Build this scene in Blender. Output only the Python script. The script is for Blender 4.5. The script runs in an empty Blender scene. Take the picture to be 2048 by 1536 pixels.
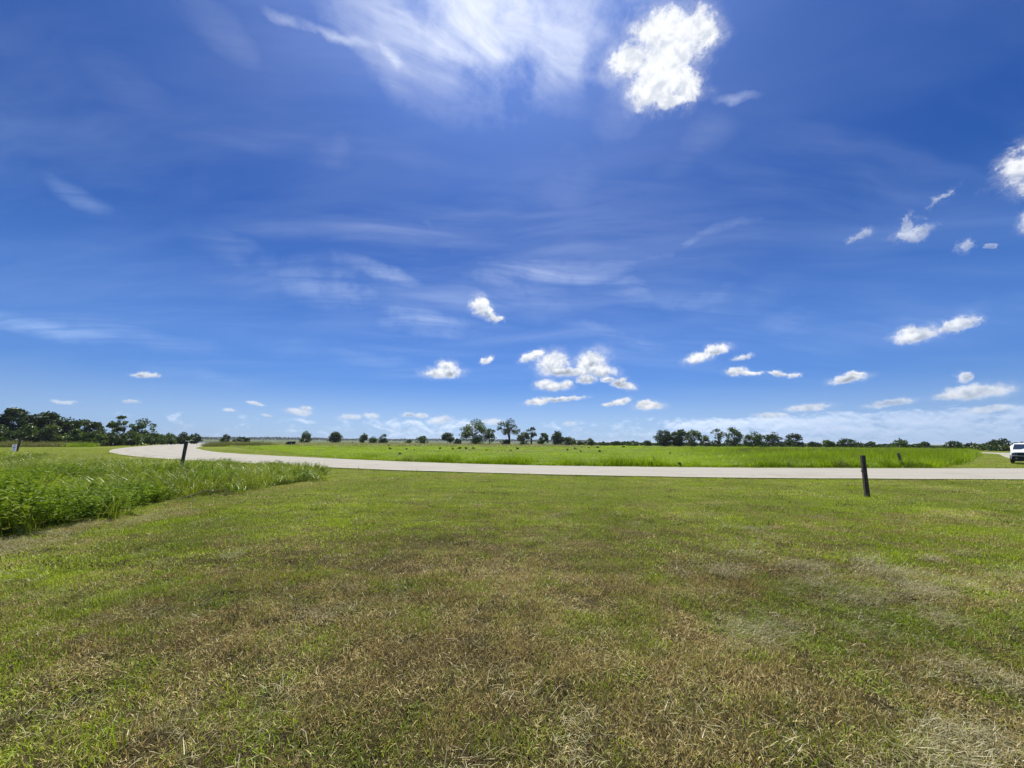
import bpy, bmesh, math
import numpy as np
from mathutils import Vector, Matrix

S = bpy.context.scene
R = math.radians

# ------------------------------------------------------------------ camera
EYE = 1.6
cam = bpy.data.cameras.new('camera')
cam.sensor_width = 36.0
cam.lens = 36.0 * 770.0 / 2048.0
cam.clip_start = 0.05
cam.clip_end = 20000.0
cam_o = bpy.data.objects.new('camera', cam)
S.collection.objects.link(cam_o)
PITCH = math.atan(115.0 / 770.0)
fw = Vector((0, math.cos(PITCH), math.sin(PITCH)))
up = Vector((0, -math.sin(PITCH), math.cos(PITCH)))
m = Matrix((Vector((1, 0, 0)), up, -fw)).transposed()
m = m @ Matrix.Rotation(R(0.4), 3, 'Z')
cam_o.matrix_world = Matrix.Translation((0, 0, EYE)) @ m.to_4x4()
S.camera = cam_o

# ------------------------------------------------------------------ exposure
S.view_settings.view_transform = 'Standard'
S.view_settings.look = 'None'
S.view_settings.gamma = 1.0
S.view_settings.use_curve_mapping = False
S.view_settings.exposure = 0.75
S.cycles.use_denoising = True
S.cycles.denoising_prefilter = 'ACCURATE'
S.cycles.max_bounces = 8
S.cycles.diffuse_bounces = 2
S.cycles.glossy_bounces = 2
S.cycles.transmission_bounces = 4
S.cycles.transparent_max_bounces = 8
S.cycles.volume_bounces = 0

# ------------------------------------------------------------------ sun
SUN_EL, SUN_AZ = 64.0, -3.0           # straight ahead, above the top of the frame
sd = Vector((math.sin(R(SUN_AZ)) * math.cos(R(SUN_EL)), math.cos(R(SUN_AZ)) * math.cos(R(SUN_EL)), math.sin(R(SUN_EL))))
sun = bpy.data.lights.new('sun', 'SUN')
sun.energy = 4.8
sun.angle = R(0.53)
sun.color = (1.0, 0.95, 0.87)
sun_o = bpy.data.objects.new('sun', sun)
sun_o.rotation_euler = sd.to_track_quat('Z', 'Y').to_euler()
sun_o.location = (0, 0, 60)
S.collection.objects.link(sun_o)


# ------------------------------------------------------------------ node helper
class NT:
    def __init__(s, tree):
        s.t = tree; s.n = tree.nodes; s.l = tree.links

    def new(s, typ, **kw):
        n = s.n.new(typ)
        for k, v in kw.items():
            setattr(n, k, v)
        return n

    def put(s, sock, v):
        if v is None:
            return
        if isinstance(v, bpy.types.NodeSocket):
            s.l.new(v, sock)
        else:
            sock.default_value = v

    def math(s, op, a, b=None, c=None, clamp=False):
        n = s.new('ShaderNodeMath', operation=op, use_clamp=clamp)
        s.put(n.inputs[0], a); s.put(n.inputs[1], b); s.put(n.inputs[2], c)
        return n.outputs[0]

    def vec(s, op, a, b=None, out=0):
        n = s.new('ShaderNodeVectorMath', operation=op)
        s.put(n.inputs[0], a)
        if b is not None:
            if op == 'SCALE':
                s.put(n.inputs['Scale'], b)
            else:
                s.put(n.inputs[1], b)
        return n.outputs[out]

    def chain(s, prev, v):
        # the same vector, but worked out after prev, so that long lists of clouds stay within the shader's memory
        n = s.new('ShaderNodeVectorMath', operation='MULTIPLY_ADD')
        s.put(n.inputs[0], prev); n.inputs[1].default_value = (1e-7, 1e-7, 0); s.put(n.inputs[2], v)
        return n.outputs[0]

    def comb(s, x, y, z):
        n = s.new('ShaderNodeCombineXYZ')
        s.put(n.inputs[0], x); s.put(n.inputs[1], y); s.put(n.inputs[2], z)
        return n.outputs[0]

    def noise(s, v, scale, detail=4.0, rough=0.55, dist=0.0, col=False, lac=2.0):
        n = s.new('ShaderNodeTexNoise')
        s.put(n.inputs['Vector'], v); s.put(n.inputs['Scale'], scale); s.put(n.inputs['Detail'], detail)
        s.put(n.inputs['Roughness'], rough); s.put(n.inputs['Distortion'], dist); s.put(n.inputs['Lacunarity'], lac)
        return n.outputs['Color' if col else 'Fac']

    def step(s, v, lo, hi, a=0.0, b=1.0, smooth=True):
        n = s.new('ShaderNodeMapRange', interpolation_type='SMOOTHSTEP' if smooth else 'LINEAR', clamp=True)
        s.put(n.inputs[0], v); s.put(n.inputs[1], lo); s.put(n.inputs[2], hi); s.put(n.inputs[3], a); s.put(n.inputs[4], b)
        return n.outputs[0]

    def mix(s, f, a, b, typ='MIX'):
        n = s.new('ShaderNodeMix', data_type='RGBA', blend_type=typ)
        s.put(n.inputs[0], f); s.put(n.inputs[6], a); s.put(n.inputs[7], b)
        return n.outputs[2]

    def ramp(s, f, stops):
        n = s.new('ShaderNodeValToRGB')
        el = n.color_ramp.elements
        while len(el) < len(stops):
            el.new(0.5)
        for e, (p, c) in zip(el, stops):
            e.position = p; e.color = (*c, 1.0)
        s.put(n.inputs[0], f)
        return n.outputs[0]

    def mapping(s, v, loc=(0, 0, 0), rot=0.0, scl=(1, 1, 1), typ='TEXTURE'):
        n = s.new('ShaderNodeMapping', vector_type=typ)
        s.put(n.inputs[0], v)
        n.inputs[1].default_value = loc
        n.inputs[2].default_value = (0, 0, rot)
        n.inputs[3].default_value = scl
        return n.outputs[0]


# ------------------------------------------------------------------ sky and clouds (by direction, at infinity)
world = bpy.data.worlds.new('World')
S.world = world
world.use_nodes = True
W = NT(world.node_tree)
W.n.clear()
wo = W.new('ShaderNodeOutputWorld')
bg = W.new('ShaderNodeBackground')
W.l.new(bg.outputs[0], wo.inputs[0])
bg.inputs[1].default_value = 0.088
sky = W.new('ShaderNodeTexSky', sky_type='NISHITA')
sky.sun_disc = False
sky.sun_elevation = R(SUN_EL)
sky.sun_rotation = R(SUN_AZ)
sky.altitude = 100.0
sky.air_density = 1.0
sky.dust_density = 0.6
sky.ozone_density = 3.0
tc = W.new('ShaderNodeTexCoord')
d = tc.outputs['Generated']
sx = W.new('ShaderNodeSeparateXYZ'); W.l.new(d, sx.inputs[0])
X, Y, Z = sx.outputs
az = W.math('MULTIPLY', W.math('ARCTAN2', X, Y), 57.29578)
el = W.math('MULTIPLY', W.math('ARCSINE', Z), 57.29578)
ae = W.comb(az, el, 0.0)
# angle to the sun
cs = W.vec('DOT_PRODUCT', d, tuple(sd), out=1)
ang = W.math('MULTIPLY', W.math('ARCCOSINE', cs), 57.29578)
hs = W.new('ShaderNodeHueSaturation')
hs.inputs['Saturation'].default_value = 1.22
hs.inputs['Value'].default_value = 0.62
W.l.new(sky.outputs[0], hs.inputs['Color'])
skyc = W.mix(1.0, hs.outputs[0], (0.235, 0.50, 0.93, 1), 'MULTIPLY')

# --- high thin cirrus on a plane far above
zz = W.math('ADD', W.math('MAXIMUM', Z, 0.0), 0.10)
uv = W.comb(W.math('DIVIDE', X, zz), W.math('DIVIDE', Y, zz), 0.0)
warp = W.vec('SCALE', W.vec('SUBTRACT', W.noise(uv, 0.9, 3, 0.5, col=True), (0.5, 0.5, 0.5)), 0.38)
uvw = W.vec('ADD', uv, warp)
s1 = W.noise(W.mapping(uvw, rot=-0.20, scl=(2.6, 0.55, 1)), 1.0, 7, 0.58, 0.12)
s2 = W.noise(W.mapping(uvw, loc=(3, 7, 0), rot=0.15, scl=(2.2, 0.42, 1)), 1.0, 7, 0.58, 0.10)
big = W.noise(uv, 0.55, 2, 0.5)
c1 = W.math('MULTIPLY', W.step(s1, 0.36, 0.80), W.step(big, 0.34, 0.62))
c2 = W.math('MULTIPLY', W.step(s2, 0.38, 0.82), W.step(big, 0.66, 0.38))
cir = W.math('MAXIMUM', c1, c2)
cir = W.math('MULTIPLY', cir, W.step(el, 3.0, 12.0))
cir = W.math('MULTIPLY', cir, W.math('MULTIPLY', W.step(ang, 12.0, 70.0, 0.38, 0.13), W.step(W.math('ABSOLUTE', W.math('SUBTRACT', el, 19.0)), 24.0, 7.0, 0.55, 1.55)))
wisp = W.noise(W.mapping(uvw, rot=0.12, scl=(1.7, 0.30, 1)), 2.0, 10, 0.66, 0.55)
# named streaks: az, el, half length, half width, tilt (deg), strength
STREAKS = [
    (-4.0, 53.0, 27.0, 9.5, 0, 0.82), (-29.0, 46.7, 10.0, 0.75, 4, 0.55), (-20.6, 46.6, 3.6, 0.8, -22, 0.75), (-8.0, 47.9, 15.0, 1.0, 0, 0.55), (9.0, 46.2, 9.0, 1.0, -11, 0.55),
    (-24.0, 49.0, 9.0, 2.4, 0, 0.42), (11.0, 48.5, 6.0, 3.0, 50, 0.42), (-14.0, 49.6, 11.0, 3.2, 10, 0.55), (6.0, 48.5, 12.0, 3.4, -6, 0.5), (-20.0, 44.0, 8.0, 1.6, -12, 0.25), (21.0, 46.0, 9.0, 5.0, 30, 0.25),
    (-51.6, 10.6, 6.0, 1.1, 1, 0.55), (-46.0, 11.3, 9.0, 1.3, -4, 0.25), (-51.4, 23.4, 2.6, 1.0, -8, 0.26), (-49.0, 34.0, 9.0, 3.5, -15, 0.08),
    (-40.0, 42.0, 7.0, 2.0, -12, 0.12), (-27.0, 35.0, 4.0, 4.0, 0, 0.10), (-27.0, 21.0, 14.0, 2.8, -9, 0.32), (-15.0, 18.0, 13.0, 2.8, -8, 0.38), (6.0, 24.9, 14.0, 2.4, 2, 0.40), (22.0, 20.5, 9.0, 1.7, -14, 0.42), (-20.0, 22.9, 9.0, 1.3, -10, 0.42),
    (-20.0, 18.6, 5.0, 0.8, -12, 0.20), (4.0, 21.5, 14.0, 3.6, 3, 0.22), (16.0, 15.2, 9.0, 1.5, -16, 0.33), (27.0, 26.2, 11.0, 0.8, 8, 0.28),
    (17.0, 25.0, 6.0, 1.6, -6, 0.18), (31.0, 18.0, 9.0, 3.2, 5, 0.16), (37.0, 14.2, 5.0, 1.6, -8, 0.20), (50.0, 12.6, 6.0, 1.3, 3, 0.26),
    (-38.0, 7.6, 9.0, 0.8, -3, 0.18), (-20.0, 11.5, 10.0, 1.3, -5, 0.18), (-12.0, 29.5, 5.0, 1.4, -42, 0.14), (28.0, 37.0, 7.0, 3.0, 15, 0.10),
    (33.5, 39.8, 3.0, 0.5, -6, 0.42), (9.0, 35.0, 8.0, 6.0, 10, 0.10), (-30, 12.0, 12, 2.2, -6, 0.12),
]
ripple = W.vec('SCALE', W.vec('SUBTRACT', W.noise(d, 4.0, 6, 0.6, col=True), (0.5, 0.5, 0.5)), 6.0)
aew = W.vec('ADD', ae, ripple)
wisp_b = W.noise(W.mapping(uvw, loc=(2, 5, 0), rot=0.62, scl=(1.9, 0.32, 1)), 2.3, 10, 0.67, 0.6)
wisp = W.math('MAXIMUM', wisp, W.math('SUBTRACT', wisp_b, W.step(el, 46.0, 32.0, 0.0, 0.5)))
acc = None
for (a0, e0, ra, rb, tilt, k) in STREAKS:
    vin = aew if acc is None else W.chain(acc, aew)
    L = W.vec('LENGTH', W.mapping(vin, (a0, e0, 0), R(tilt), (ra, rb, 1)), out=1)
    b = W.step(L, 1.5, 0.0, 0.0, k * 1.1)
    acc = b if acc is None else W.math('MAXIMUM', W.math('ADD', acc, W.math('MULTIPLY', b, 0.25)), b)
streak = W.math('MULTIPLY', acc, W.step(wisp, 0.28, 0.70, 0.12, 1.25, smooth=False))
cirwhite = W.mix(W.step(ang, 12.0, 70.0), (6.4, 6.8, 7.8, 1), (2.6, 3.9, 6.5, 1))
# the whitish glow of thin veil round the sun
glow = W.math('ADD', W.step(ang, 34.0, 6.0, 0.0, 0.30), W.step(ang, 58.0, 22.0, 0.0, 0.12))
skyc = W.mix(glow, skyc, (1.9, 3.0, 7.6, 1))
skyc = W.mix(W.math('MULTIPLY', W.step(el, 30.0, 5.0, 0.0, 0.30), W.step(ang, 88.0, 50.0, 0.35, 1.0)), skyc, (2.2, 3.9, 8.2, 1))
cir_all = W.math('MINIMUM', W.math('MAXIMUM', cir, streak), 0.92)
col0 = W.mix(cir, skyc, cirwhite)
col = W.mix(cir_all, skyc, cirwhite)

# --- pale air low down, then banks of far cumulus along the horizon
low = W.step(el, 9.0, 0.3, 0.0, 0.50)
lowc = W.mix(W.step(ang, 58.0, 85.0), (4.6, 5.7, 7.4, 1), (2.6, 3.5, 5.4, 1))
col0 = W.mix(low, col0, lowc)
col = W.mix(low, col, lowc)
hz = W.comb(W.math('MULTIPLY', az, 1.0), W.math('MULTIPLY', el, 1.9), 0.0)
bank_n = W.noise(hz, 0.36, 10, 0.64, 0.3)
cover = W.math('ADD', W.math('MULTIPLY', W.step(az, 12.0, 34.0), 0.22), W.step(az, -40.0, -22.0, -0.03, 0.02))
cover = W.math('ADD', cover, W.step(W.math('ABSOLUTE', W.math('ADD', az, 11.0)), 11.0, 4.0, 0.0, 0.11))
env = W.math('SUBTRACT', W.step(el, 4.9, 2.6), W.step(el, 4.6, 7.0))
bank = W.math('MULTIPLY', W.step(el, -0.1, 0.0), 1.0)
bank = W.math('MULTIPLY', bank, W.step(W.math('ADD', bank_n, W.math('ADD', cover, W.math('MULTIPLY', W.math('SUBTRACT', env, 1.0), 0.55))), 0.50, 0.76))
bank_hi = W.noise(W.vec('ADD', hz, (0.0, 0.7, 0.0)), 0.36, 10, 0.64, 0.3)
bank_s = W.step(W.math('SUBTRACT', bank_n, bank_hi), -0.14, 0.16)
bank_c = W.mix(bank_s, (4.5, 5.4, 7.0, 1), (6.2, 6.9, 8.1, 1))
bank_c = W.mix(W.step(az, 25.0, 52.0, 0.0, 0.45), bank_c, (2.6, 3.4, 5.2, 1))
col = W.mix(W.math('MULTIPLY', bank, W.step(el, 0.2, 2.4, 0.30, 0.68)), col, bank_c)

# --- fair-weather cumulus: az, el, half width, half height, tilt (deg), white
CUM = [
    # the big ragged one near the sun
    (25.0, 48.2, 5.6, 2.0, -6, 1.2), (29.4, 47.3, 3.0, 1.7, -20, 1.0), (24.2, 46.0, 5.4, 2.4, 0, 1.2), (19.0, 47.0, 3.2, 1.7, 0, 1.1), (23.4, 44.0, 4.8, 2.1, 0, 1.2), (27.0, 43.4, 2.2, 1.9, -30, 1.1), (21.8, 43.0, 3.0, 1.2, 0, 1.05), (25.0, 42.3, 4.0, 0.9, -8, 0.7),
    # cut by the right edge
    (56.9, 24.6, 2.6, 1.7, 35, 1.0), (56.8, 22.6, 1.2, 0.8, 0, 0.7), (55.5, 19.5, 1.2, 0.9, 30, 0.5),
    (-4.9, 19.9, 1.7, 1.2, -20, 1.15), (-3.3, 18.8, 1.6, 0.9, -38, 1.15), (-2.1, 18.1, 1.1, 0.55, 10, 1.1),
    (-10.2, 9.95, 2.9, 0.85, 4, 1.1), (-9.5, 10.7, 1.6, 1.0, -10, 1.15), (-11.6, 9.9, 1.3, 0.7, 10, 1.1),
    (-3.97, 11.9, 1.1, 0.42, 22, 0.95), (-3.2, 12.2, .6, .4, 30, 0.9),
    (2.6, 12.5, 1.4, 0.75, 15, 1.1), (3.6, 12.9, 1.5, 0.7, 10, 1.1),
    (6.1, 11.5, 2.5, 1.8, 10, 1.0), (7.6, 10.3, 3.0, 0.8, -4, 1.05), (11.6, 11.5, 2.6, 1.7, 25, 1.1), (12.8, 10.5, 2.7, 1.1, -12, 1.1), (9.6, 10.2, 2.6, 0.7, 0, 1.0), (11.2, 9.2, 1.6, 0.7, 0, 1.0),
    (4.8, 8.5, 1.6, 0.75, 12, 1.1), (6.6, 8.1, 2.4, 0.65, 2, 1.1), (8.2, 8.5, 1.0, 0.55, 15, 1.1),
    (13.9, 9.0, 1.1, 0.4, -8, 0.9), (16.4, 8.1, 1.7, 0.65, -14, 1.0), (15.9, 8.6, 1.0, 0.6, 20, 1.0),
    (4.0, 5.9, 2.1, 0.5, 6, 0.95), (7.5, 6.25, 3.4, 0.35, 4, 0.9), (14.1, 5.4, 0.9, 0.3, 0, 0.85), (15.9, 5.8, 1.4, 0.5, 12, 0.95), (19.7, 5.1, 2.1, 0.6, 0, 0.98), (19.4, 5.5, 1.3, 0.5, 0, 0.98),
    (26.6, 11.4, 2.0, 0.8, 12, 1.0), (28.4, 12.2, 1.6, 0.7, 6, 1.0), (31.4, 10.9, 1.1, 0.33, 8, 0.8), (30.6, 9.2, 1.2, 0.55, 5, 0.95), (31.9, 8.8, 1.6, 0.35, -6, 0.95), (35.0, 8.5, 1.1, 0.34, -8, 0.85), (36.5, 8.2, 0.9, 0.32, 0, 0.85),
    (41.5, 7.2, 1.7, 0.5, 8, 0.95), (42.0, 7.6, 1.0, 0.4, 0, 0.95),
    (47.2, 11.1, 1.8, 0.75, 8, 0.92), (46.9, 11.6, 0.9, 0.6, 0, 0.92), (50.1, 11.6, 1.5, 0.6, 12, 0.85),
    (48.1, 21.2, 1.4, 0.6, 0, 0.52), (47.8, 22.2, 0.5, 0.9, -10, 0.30), (44.4, 22.2, 1.3, 0.40, 12, 0.36), (51.6, 18.6, 0.6, 0.55, 40, 0.45), (52.8, 18.1, 0.4, 0.2, 0, 0.35), (50.6, 23.9, 1.1, 0.25, 22, 0.4),
    (50.6, 5.0, 2.3, 0.75, 4, 0.80), (49.2, 4.8, 1.6, 0.45, 8, 0.78), (50.1, 6.4, 0.6, 0.5, 30, 0.75), (51.2, 3.3, 1.5, 0.4, 5, 0.6),
    (-44.0, 6.8, 1.1, 0.32, 4, 0.85), (-49.4, 3.5, 0.9, 0.22, 0, 0.55), (-44.7, 3.9, 0.7, 0.17, 0, 0.55), (-33.8, 4.5, 0.9, 0.24, -8, 0.75), (-36.3, 3.5, 0.65, 0.22, -5, 0.6), (-32.6, 3.1, 0.6, 0.2, -8, 0.5), (-29.0, 3.6, 1.6, 0.45, -4, 0.7), (-28.2, 4.1, 0.8, 0.4, 0, 0.7),
    (-22.6, 3.2, 1.5, 0.4, 6, 0.6), (-20.0, 3.5, 1.2, 0.4, 0, 0.6), (-14.9, 3.7, 1.0, 0.4, 0, 0.7), (-13.3, 3.5, 1.0, 0.45, 0, 0.7), (-10.3, 3.1, 1.7, 0.6, 8, 0.7), (-2.6, 2.8, 1.6, 0.5, 0, 0.7), (8.5, 2.6, 1.2, 0.35, 0, 0.55), (37.5, 4.2, 2.3, 0.45, 4, 0.72), (34.0, 3.4, 2.0, 0.4, 0, 0.65), (44.5, 4.3, 2.0, 0.4, 6, 0.6),
]
# edge detail gets finer towards the horizon, where the clouds are farther off
def warped(shift):
    base = d if shift is None else W.vec('ADD', d, shift)
    nb = W.noise(base, 16.0, 9, 0.68, 0.35, col=True)
    nf = W.noise(base, 55.0, 7, 0.66, 0.25, col=True)
    return nb, nf
nb, nf = warped(None)
near_w = W.step(el, 8.0, 24.0, 0.55, 3.0)
far_w = W.step(el, 2.0, 16.0, 0.75, 1.5)
wv = W.vec('ADD', W.vec('SCALE', W.vec('SUBTRACT', nb, (0.5, 0.5, 0.5)), near_w), W.vec('SCALE', W.vec('SUBTRACT', nf, (0.5, 0.5, 0.5)), far_w))
wv = W.vec('MULTIPLY', wv, (1.6, 1.0, 0.0))
aec = W.vec('ADD', ae, wv)
tot = None; bright = None; yloc = None
for (a0, e0, ra, rb, tilt, k) in CUM:
    vin = aec if tot is None else W.chain(bright, aec)
    L = W.vec('LENGTH', W.mapping(vin, (a0, e0, 0), R(tilt), (ra, rb, 1)), out=1)
    v = W.math('SUBTRACT', 1.12, L)
    vk = W.math('MULTIPLY', W.step(L, 1.9, 1.0), k)
    tot0 = tot
    tot = v if tot is None else W.math('SMOOTH_MAX', tot, v, 0.12)
    bright = vk if bright is None else W.math('MAXIMUM', bright, vk)
    sy = W.new('ShaderNodeSeparateXYZ'); W.l.new(L.node.inputs[0].links[0].from_socket, sy.inputs[0])
    if yloc is None:
        yloc = sy.outputs[1]
    else:
        mxf = W.new('ShaderNodeMix', data_type='FLOAT')
        W.put(mxf.inputs[0], W.step(W.math('SUBTRACT', v, tot0), -0.25, 0.25)); W.put(mxf.inputs[2], yloc); W.put(mxf.inputs[3], sy.outputs[1])
        yloc = mxf.outputs[0]
fine_n = W.noise(d, 70.0, 10, 0.73, 0.25)
mid_n = W.noise(d, 26.0, 6, 0.62, 0.3)
F = W.math('ADD', tot, W.math('MULTIPLY', W.math('SUBTRACT', fine_n, 0.5), 0.95))
F = W.math('ADD', F, W.math('MULTIPLY', W.math('SUBTRACT', mid_n, 0.5), W.step(el, 6.0, 20.0, 0.1, 0.9)))
alpha = W.step(F, -0.12, 0.62)
# light comes from above: compare the density a little higher up
sh_a = W.noise(d, 38.0, 4, 0.5, 0.4)
up_n = W.noise(W.vec('ADD', d, (0.0, 0.0, 0.010)), 38.0, 4, 0.5, 0.4)
lit = W.step(W.math('SUBTRACT', sh_a, up_n), -0.16, 0.12)
core = W.math('MULTIPLY', W.step(tot, 0.25, 0.85), W.step(W.noise(d, 34.0, 3, 0.5), 0.45, 0.64))
under = W.math('MULTIPLY', W.step(W.math('ADD', yloc, W.math('MULTIPLY', W.math('SUBTRACT', sh_a, 0.5), 1.4)), 0.25, -0.65), W.math('MULTIPLY', W.step(el, 40.0, 20.0, 0.05, 0.24), W.step(el, 2.0, 9.0, 0.4, 1.0)))
under = W.math('MULTIPLY', under, W.step(tot, 0.12, 0.45))
shade = W.math('SUBTRACT', W.math('SUBTRACT', W.math('ADD', 0.82, W.math('MULTIPLY', lit, 0.20)), under), W.math('MULTIPLY', core, W.step(el, 14.0, 30.0, 0.24, 0.08)))
cc = W.vec('SCALE', W.mix(W.step(shade, 0.98, 0.62), (7.0, 7.15, 7.4, 1), (6.3, 6.9, 7.9, 1)), W.math('MULTIPLY', shade, W.step(el, 2.0, 14.0, 0.88, 1.0)))
halo_n = W.noise(d, 20.0, 8, 0.72, 0.6)
halo = W.math('MULTIPLY', W.step(W.math('ADD', tot, W.math('MULTIPLY', W.math('SUBTRACT', halo_n, 0.5), 1.7)), -0.60, 0.45), W.step(el, 5.0, 16.0, 0.14, 0.26))
aa = W.math('MULTIPLY', W.math('MAXIMUM', alpha, halo), W.step(bright, 0.0, 0.95, smooth=False))
aa = W.math('MULTIPLY', aa, W.step(el, 0.5, 5.0, 0.6, 0.97))
col = W.mix(aa, col, cc)
W.l.new(col, bg.inputs[0])
# rays that go nowhere near a cloud (most of the dome) need not work the clouds out
bg0 = W.new('ShaderNodeBackground'); bg0.inputs[1].default_value = 0.088
W.l.new(col0, bg0.inputs[0])
near = W.math('MULTIPLY', W.math('LESS_THAN', W.math('ABSOLUTE', az), 66.0), W.math('MULTIPLY', W.math('GREATER_THAN', el, -0.2), W.math('LESS_THAN', el, 60.0)))
ms = W.new('ShaderNodeMixShader')
W.l.new(near, ms.inputs[0]); W.l.new(bg0.outputs[0], ms.inputs[1]); W.l.new(bg.outputs[0], ms.inputs[2])
W.l.new(ms.outputs[0], wo.inputs[0])
world.cycles.sampling_method = 'MANUAL'
world.cycles.sample_map_resolution = 512


# ------------------------------------------------------------------ object helpers
def link(o, parent=None):
    S.collection.objects.link(o)
    if parent is not None:
        o.parent = parent
    return o


def tag(o, label=None, cat=None, group=None, kind=None):
    if label: o['label'] = label
    if cat: o['category'] = cat
    if group: o['group'] = group
    if kind: o['kind'] = kind
    return o


def empty(name, loc, rz=0.0):
    o = bpy.data.objects.new(name, None)
    o.empty_display_size = 0.3
    o.location = loc
    o.rotation_euler = (0, 0, rz)
    return link(o)


def mesh_np(name, verts, faces, smooth=False):
    """faces: array n x k (all the same size)"""
    verts = np.asarray(verts, dtype=np.float32).reshape(-1, 3)
    faces = np.asarray(faces, dtype=np.int32)
    me = bpy.data.meshes.new(name)
    me.vertices.add(len(verts))
    me.vertices.foreach_set('co', verts.ravel())
    nf, k = faces.shape
    me.loops.add(nf * k)
    me.loops.foreach_set('vertex_index', faces.ravel())
    me.polygons.add(nf)
    me.polygons.foreach_set('loop_start', np.arange(0, nf * k, k, dtype=np.int32))
    me.update(calc_edges=True)
    me.polygons.foreach_set('use_smooth', np.full(nf, smooth, dtype=bool))
    return me


def obj_np(name, verts, faces, mat, parent=None, smooth=False):
    me = mesh_np(name, verts, faces, smooth)
    me.materials.append(mat)
    return link(bpy.data.objects.new(name, me), parent)


def obj_bm(name, bm, mat, parent=None, smooth=False):
    me = bpy.data.meshes.new(name)
    bmesh.ops.recalc_face_normals(bm, faces=bm.faces)
    bm.to_mesh(me); bm.free()
    if smooth:
        for p in me.polygons: p.use_smooth = True
    me.materials.append(mat)
    return link(bpy.data.objects.new(name, me), parent)


def add_box(bm, c, s, bevel=0.0, rot=None):
    r = bmesh.ops.create_cube(bm, size=1.0)
    vs = r['verts']
    bmesh.ops.scale(bm, vec=s, verts=vs)
    if bevel:
        es = list({e for v in vs for e in v.link_edges})
        rr = bmesh.ops.bevel(bm, geom=es, offset=bevel, segments=2, affect='EDGES')
        vs = list({v for f in rr['faces'] for v in f.verts} | {v for v in vs if v.is_valid})
    if rot is not None:
        bmesh.ops.rotate(bm, cent=(0, 0, 0), matrix=rot, verts=vs)
    bmesh.ops.translate(bm, vec=c, verts=vs)
    return vs


def add_tube(bm, pts, radii, n=6, cap=True):
    rings = []
    pts = [Vector(p) for p in pts]
    for i, p in enumerate(pts):
        a = pts[min(i + 1, len(pts) - 1)] - pts[max(i - 1, 0)]
        if a.length < 1e-6: a = Vector((0, 0, 1))
        a.normalize()
        ref = Vector((1, 0, 0)) if abs(a.x) < 0.9 else Vector((0, 1, 0))
        u = a.cross(ref).normalized(); w = a.cross(u)
        rings.append([bm.verts.new(p + (u * math.cos(t) + w * math.sin(t)) * radii[i]) for t in [2 * math.pi * k / n for k in range(n)]])
    for a, b in zip(rings, rings[1:]):
        for k in range(n):
            bm.faces.new((a[k], a[(k + 1) % n], b[(k + 1) % n], b[k]))
    if cap:
        bm.faces.new(rings[0][::-1]); bm.faces.new(rings[-1])


# ------------------------------------------------------------------ numpy noise
def vnoise(x, y, seed=0):
    x = np.asarray(x, float); y = np.asarray(y, float)
    xi = np.floor(x).astype(np.int64); yi = np.floor(y).astype(np.int64)
    xf = x - xi; yf = y - yi
    def h(a, b):
        n = (a * 374761393 + b * 668265263 + seed * 974634777) & 0xffffffff
        n = ((n ^ (n >> 13)) * 1274126177) & 0xffffffff
        n = n ^ (n >> 16)
        return (n & 0xffff) / 65535.0
    u = xf * xf * (3 - 2 * xf); v = yf * yf * (3 - 2 * yf)
    a = h(xi, yi); b = h(xi + 1, yi); c = h(xi, yi + 1); dd = h(xi + 1, yi + 1)
    return a * (1 - u) * (1 - v) + b * u * (1 - v) + c * (1 - u) * v + dd * u * v


def fbm(x, y, seed=0, oct=4):
    t = 0; w = 0.5; n = 0
    for o in range(oct):
        t = t + w * vnoise(x * 2 ** o, y * 2 ** o, seed + o * 17); n += w; w *= 0.5
    return t / n


def sstep(x, a, b):
    t = np.clip((np.asarray(x, float) - a) / (b - a), 0, 1)
    return t * t * (3 - 2 * t)


# ------------------------------------------------------------------ layout curves on the ground (metres, camera at the origin looking along +y)
OUTER = [(60, 18.6), (40, 18.4), (23.4, 18.05), (13.8, 17.8), (6.4, 18.2), (-0.6, 19.5), (-6, 21.0), (-9.2, 22.2), (-13.3, 23.8), (-18.2, 26.2), (-25.3, 29.9), (-32.6, 34.2), (-42, 41.2), (-50, 48.5), (-58, 56.5), (-68, 68.5), (-80, 84), (-104, 118), (-135, 163), (-170, 210), (-205, 260)]
INNER = [(60, 27.8), (44, 27.2), (32, 26.2), (19.3, 24.9), (8.6, 24.9), (-0.8, 26.2), (-8.6, 29.6), (-13.7, 32.7), (-21, 37.2), (-28.9, 42.3), (-36, 48), (-43, 55), (-49, 61.5), (-56, 69), (-64, 80), (-78, 101), (-95, 126), (-117, 158), (-142, 194), (-165, 228), (-195, 272)]


def smooth_curve(pts, n):
    P = np.array(pts, float)
    for _ in range(3):
        q = np.empty((2 * len(P), 2)); q[0::2] = P; q[1::2] = P
        a = P[:-1] * 0.75 + P[1:] * 0.25; b = P[:-1] * 0.25 + P[1:] * 0.75
        P = np.vstack([P[:1], np.stack([a, b], 1).reshape(-1, 2), P[-1:]])
    s = np.r_[0, np.cumsum(np.hypot(*np.diff(P, axis=0).T))]
    t = np.linspace(0, 1, n) ** 1.3 * s[-1]
    return np.stack([np.interp(t, s, P[:, 0]), np.interp(t, s, P[:, 1])], 1)


OC = smooth_curve(OUTER, 260)
IC = smooth_curve(INNER, 260)


def in_poly(px, py, poly):
    px = np.asarray(px); py = np.asarray(py)
    r = np.zeros(px.shape, bool)
    n = len(poly)
    for i in range(n):
        x1, y1 = poly[i]; x2, y2 = poly[(i + 1) % n]
        c = ((y1 > py) != (y2 > py)) & (px < (x2 - x1) * (py - y1) / (y2 - y1 + 1e-12) + x1)
        r ^= c
    return r


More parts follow.
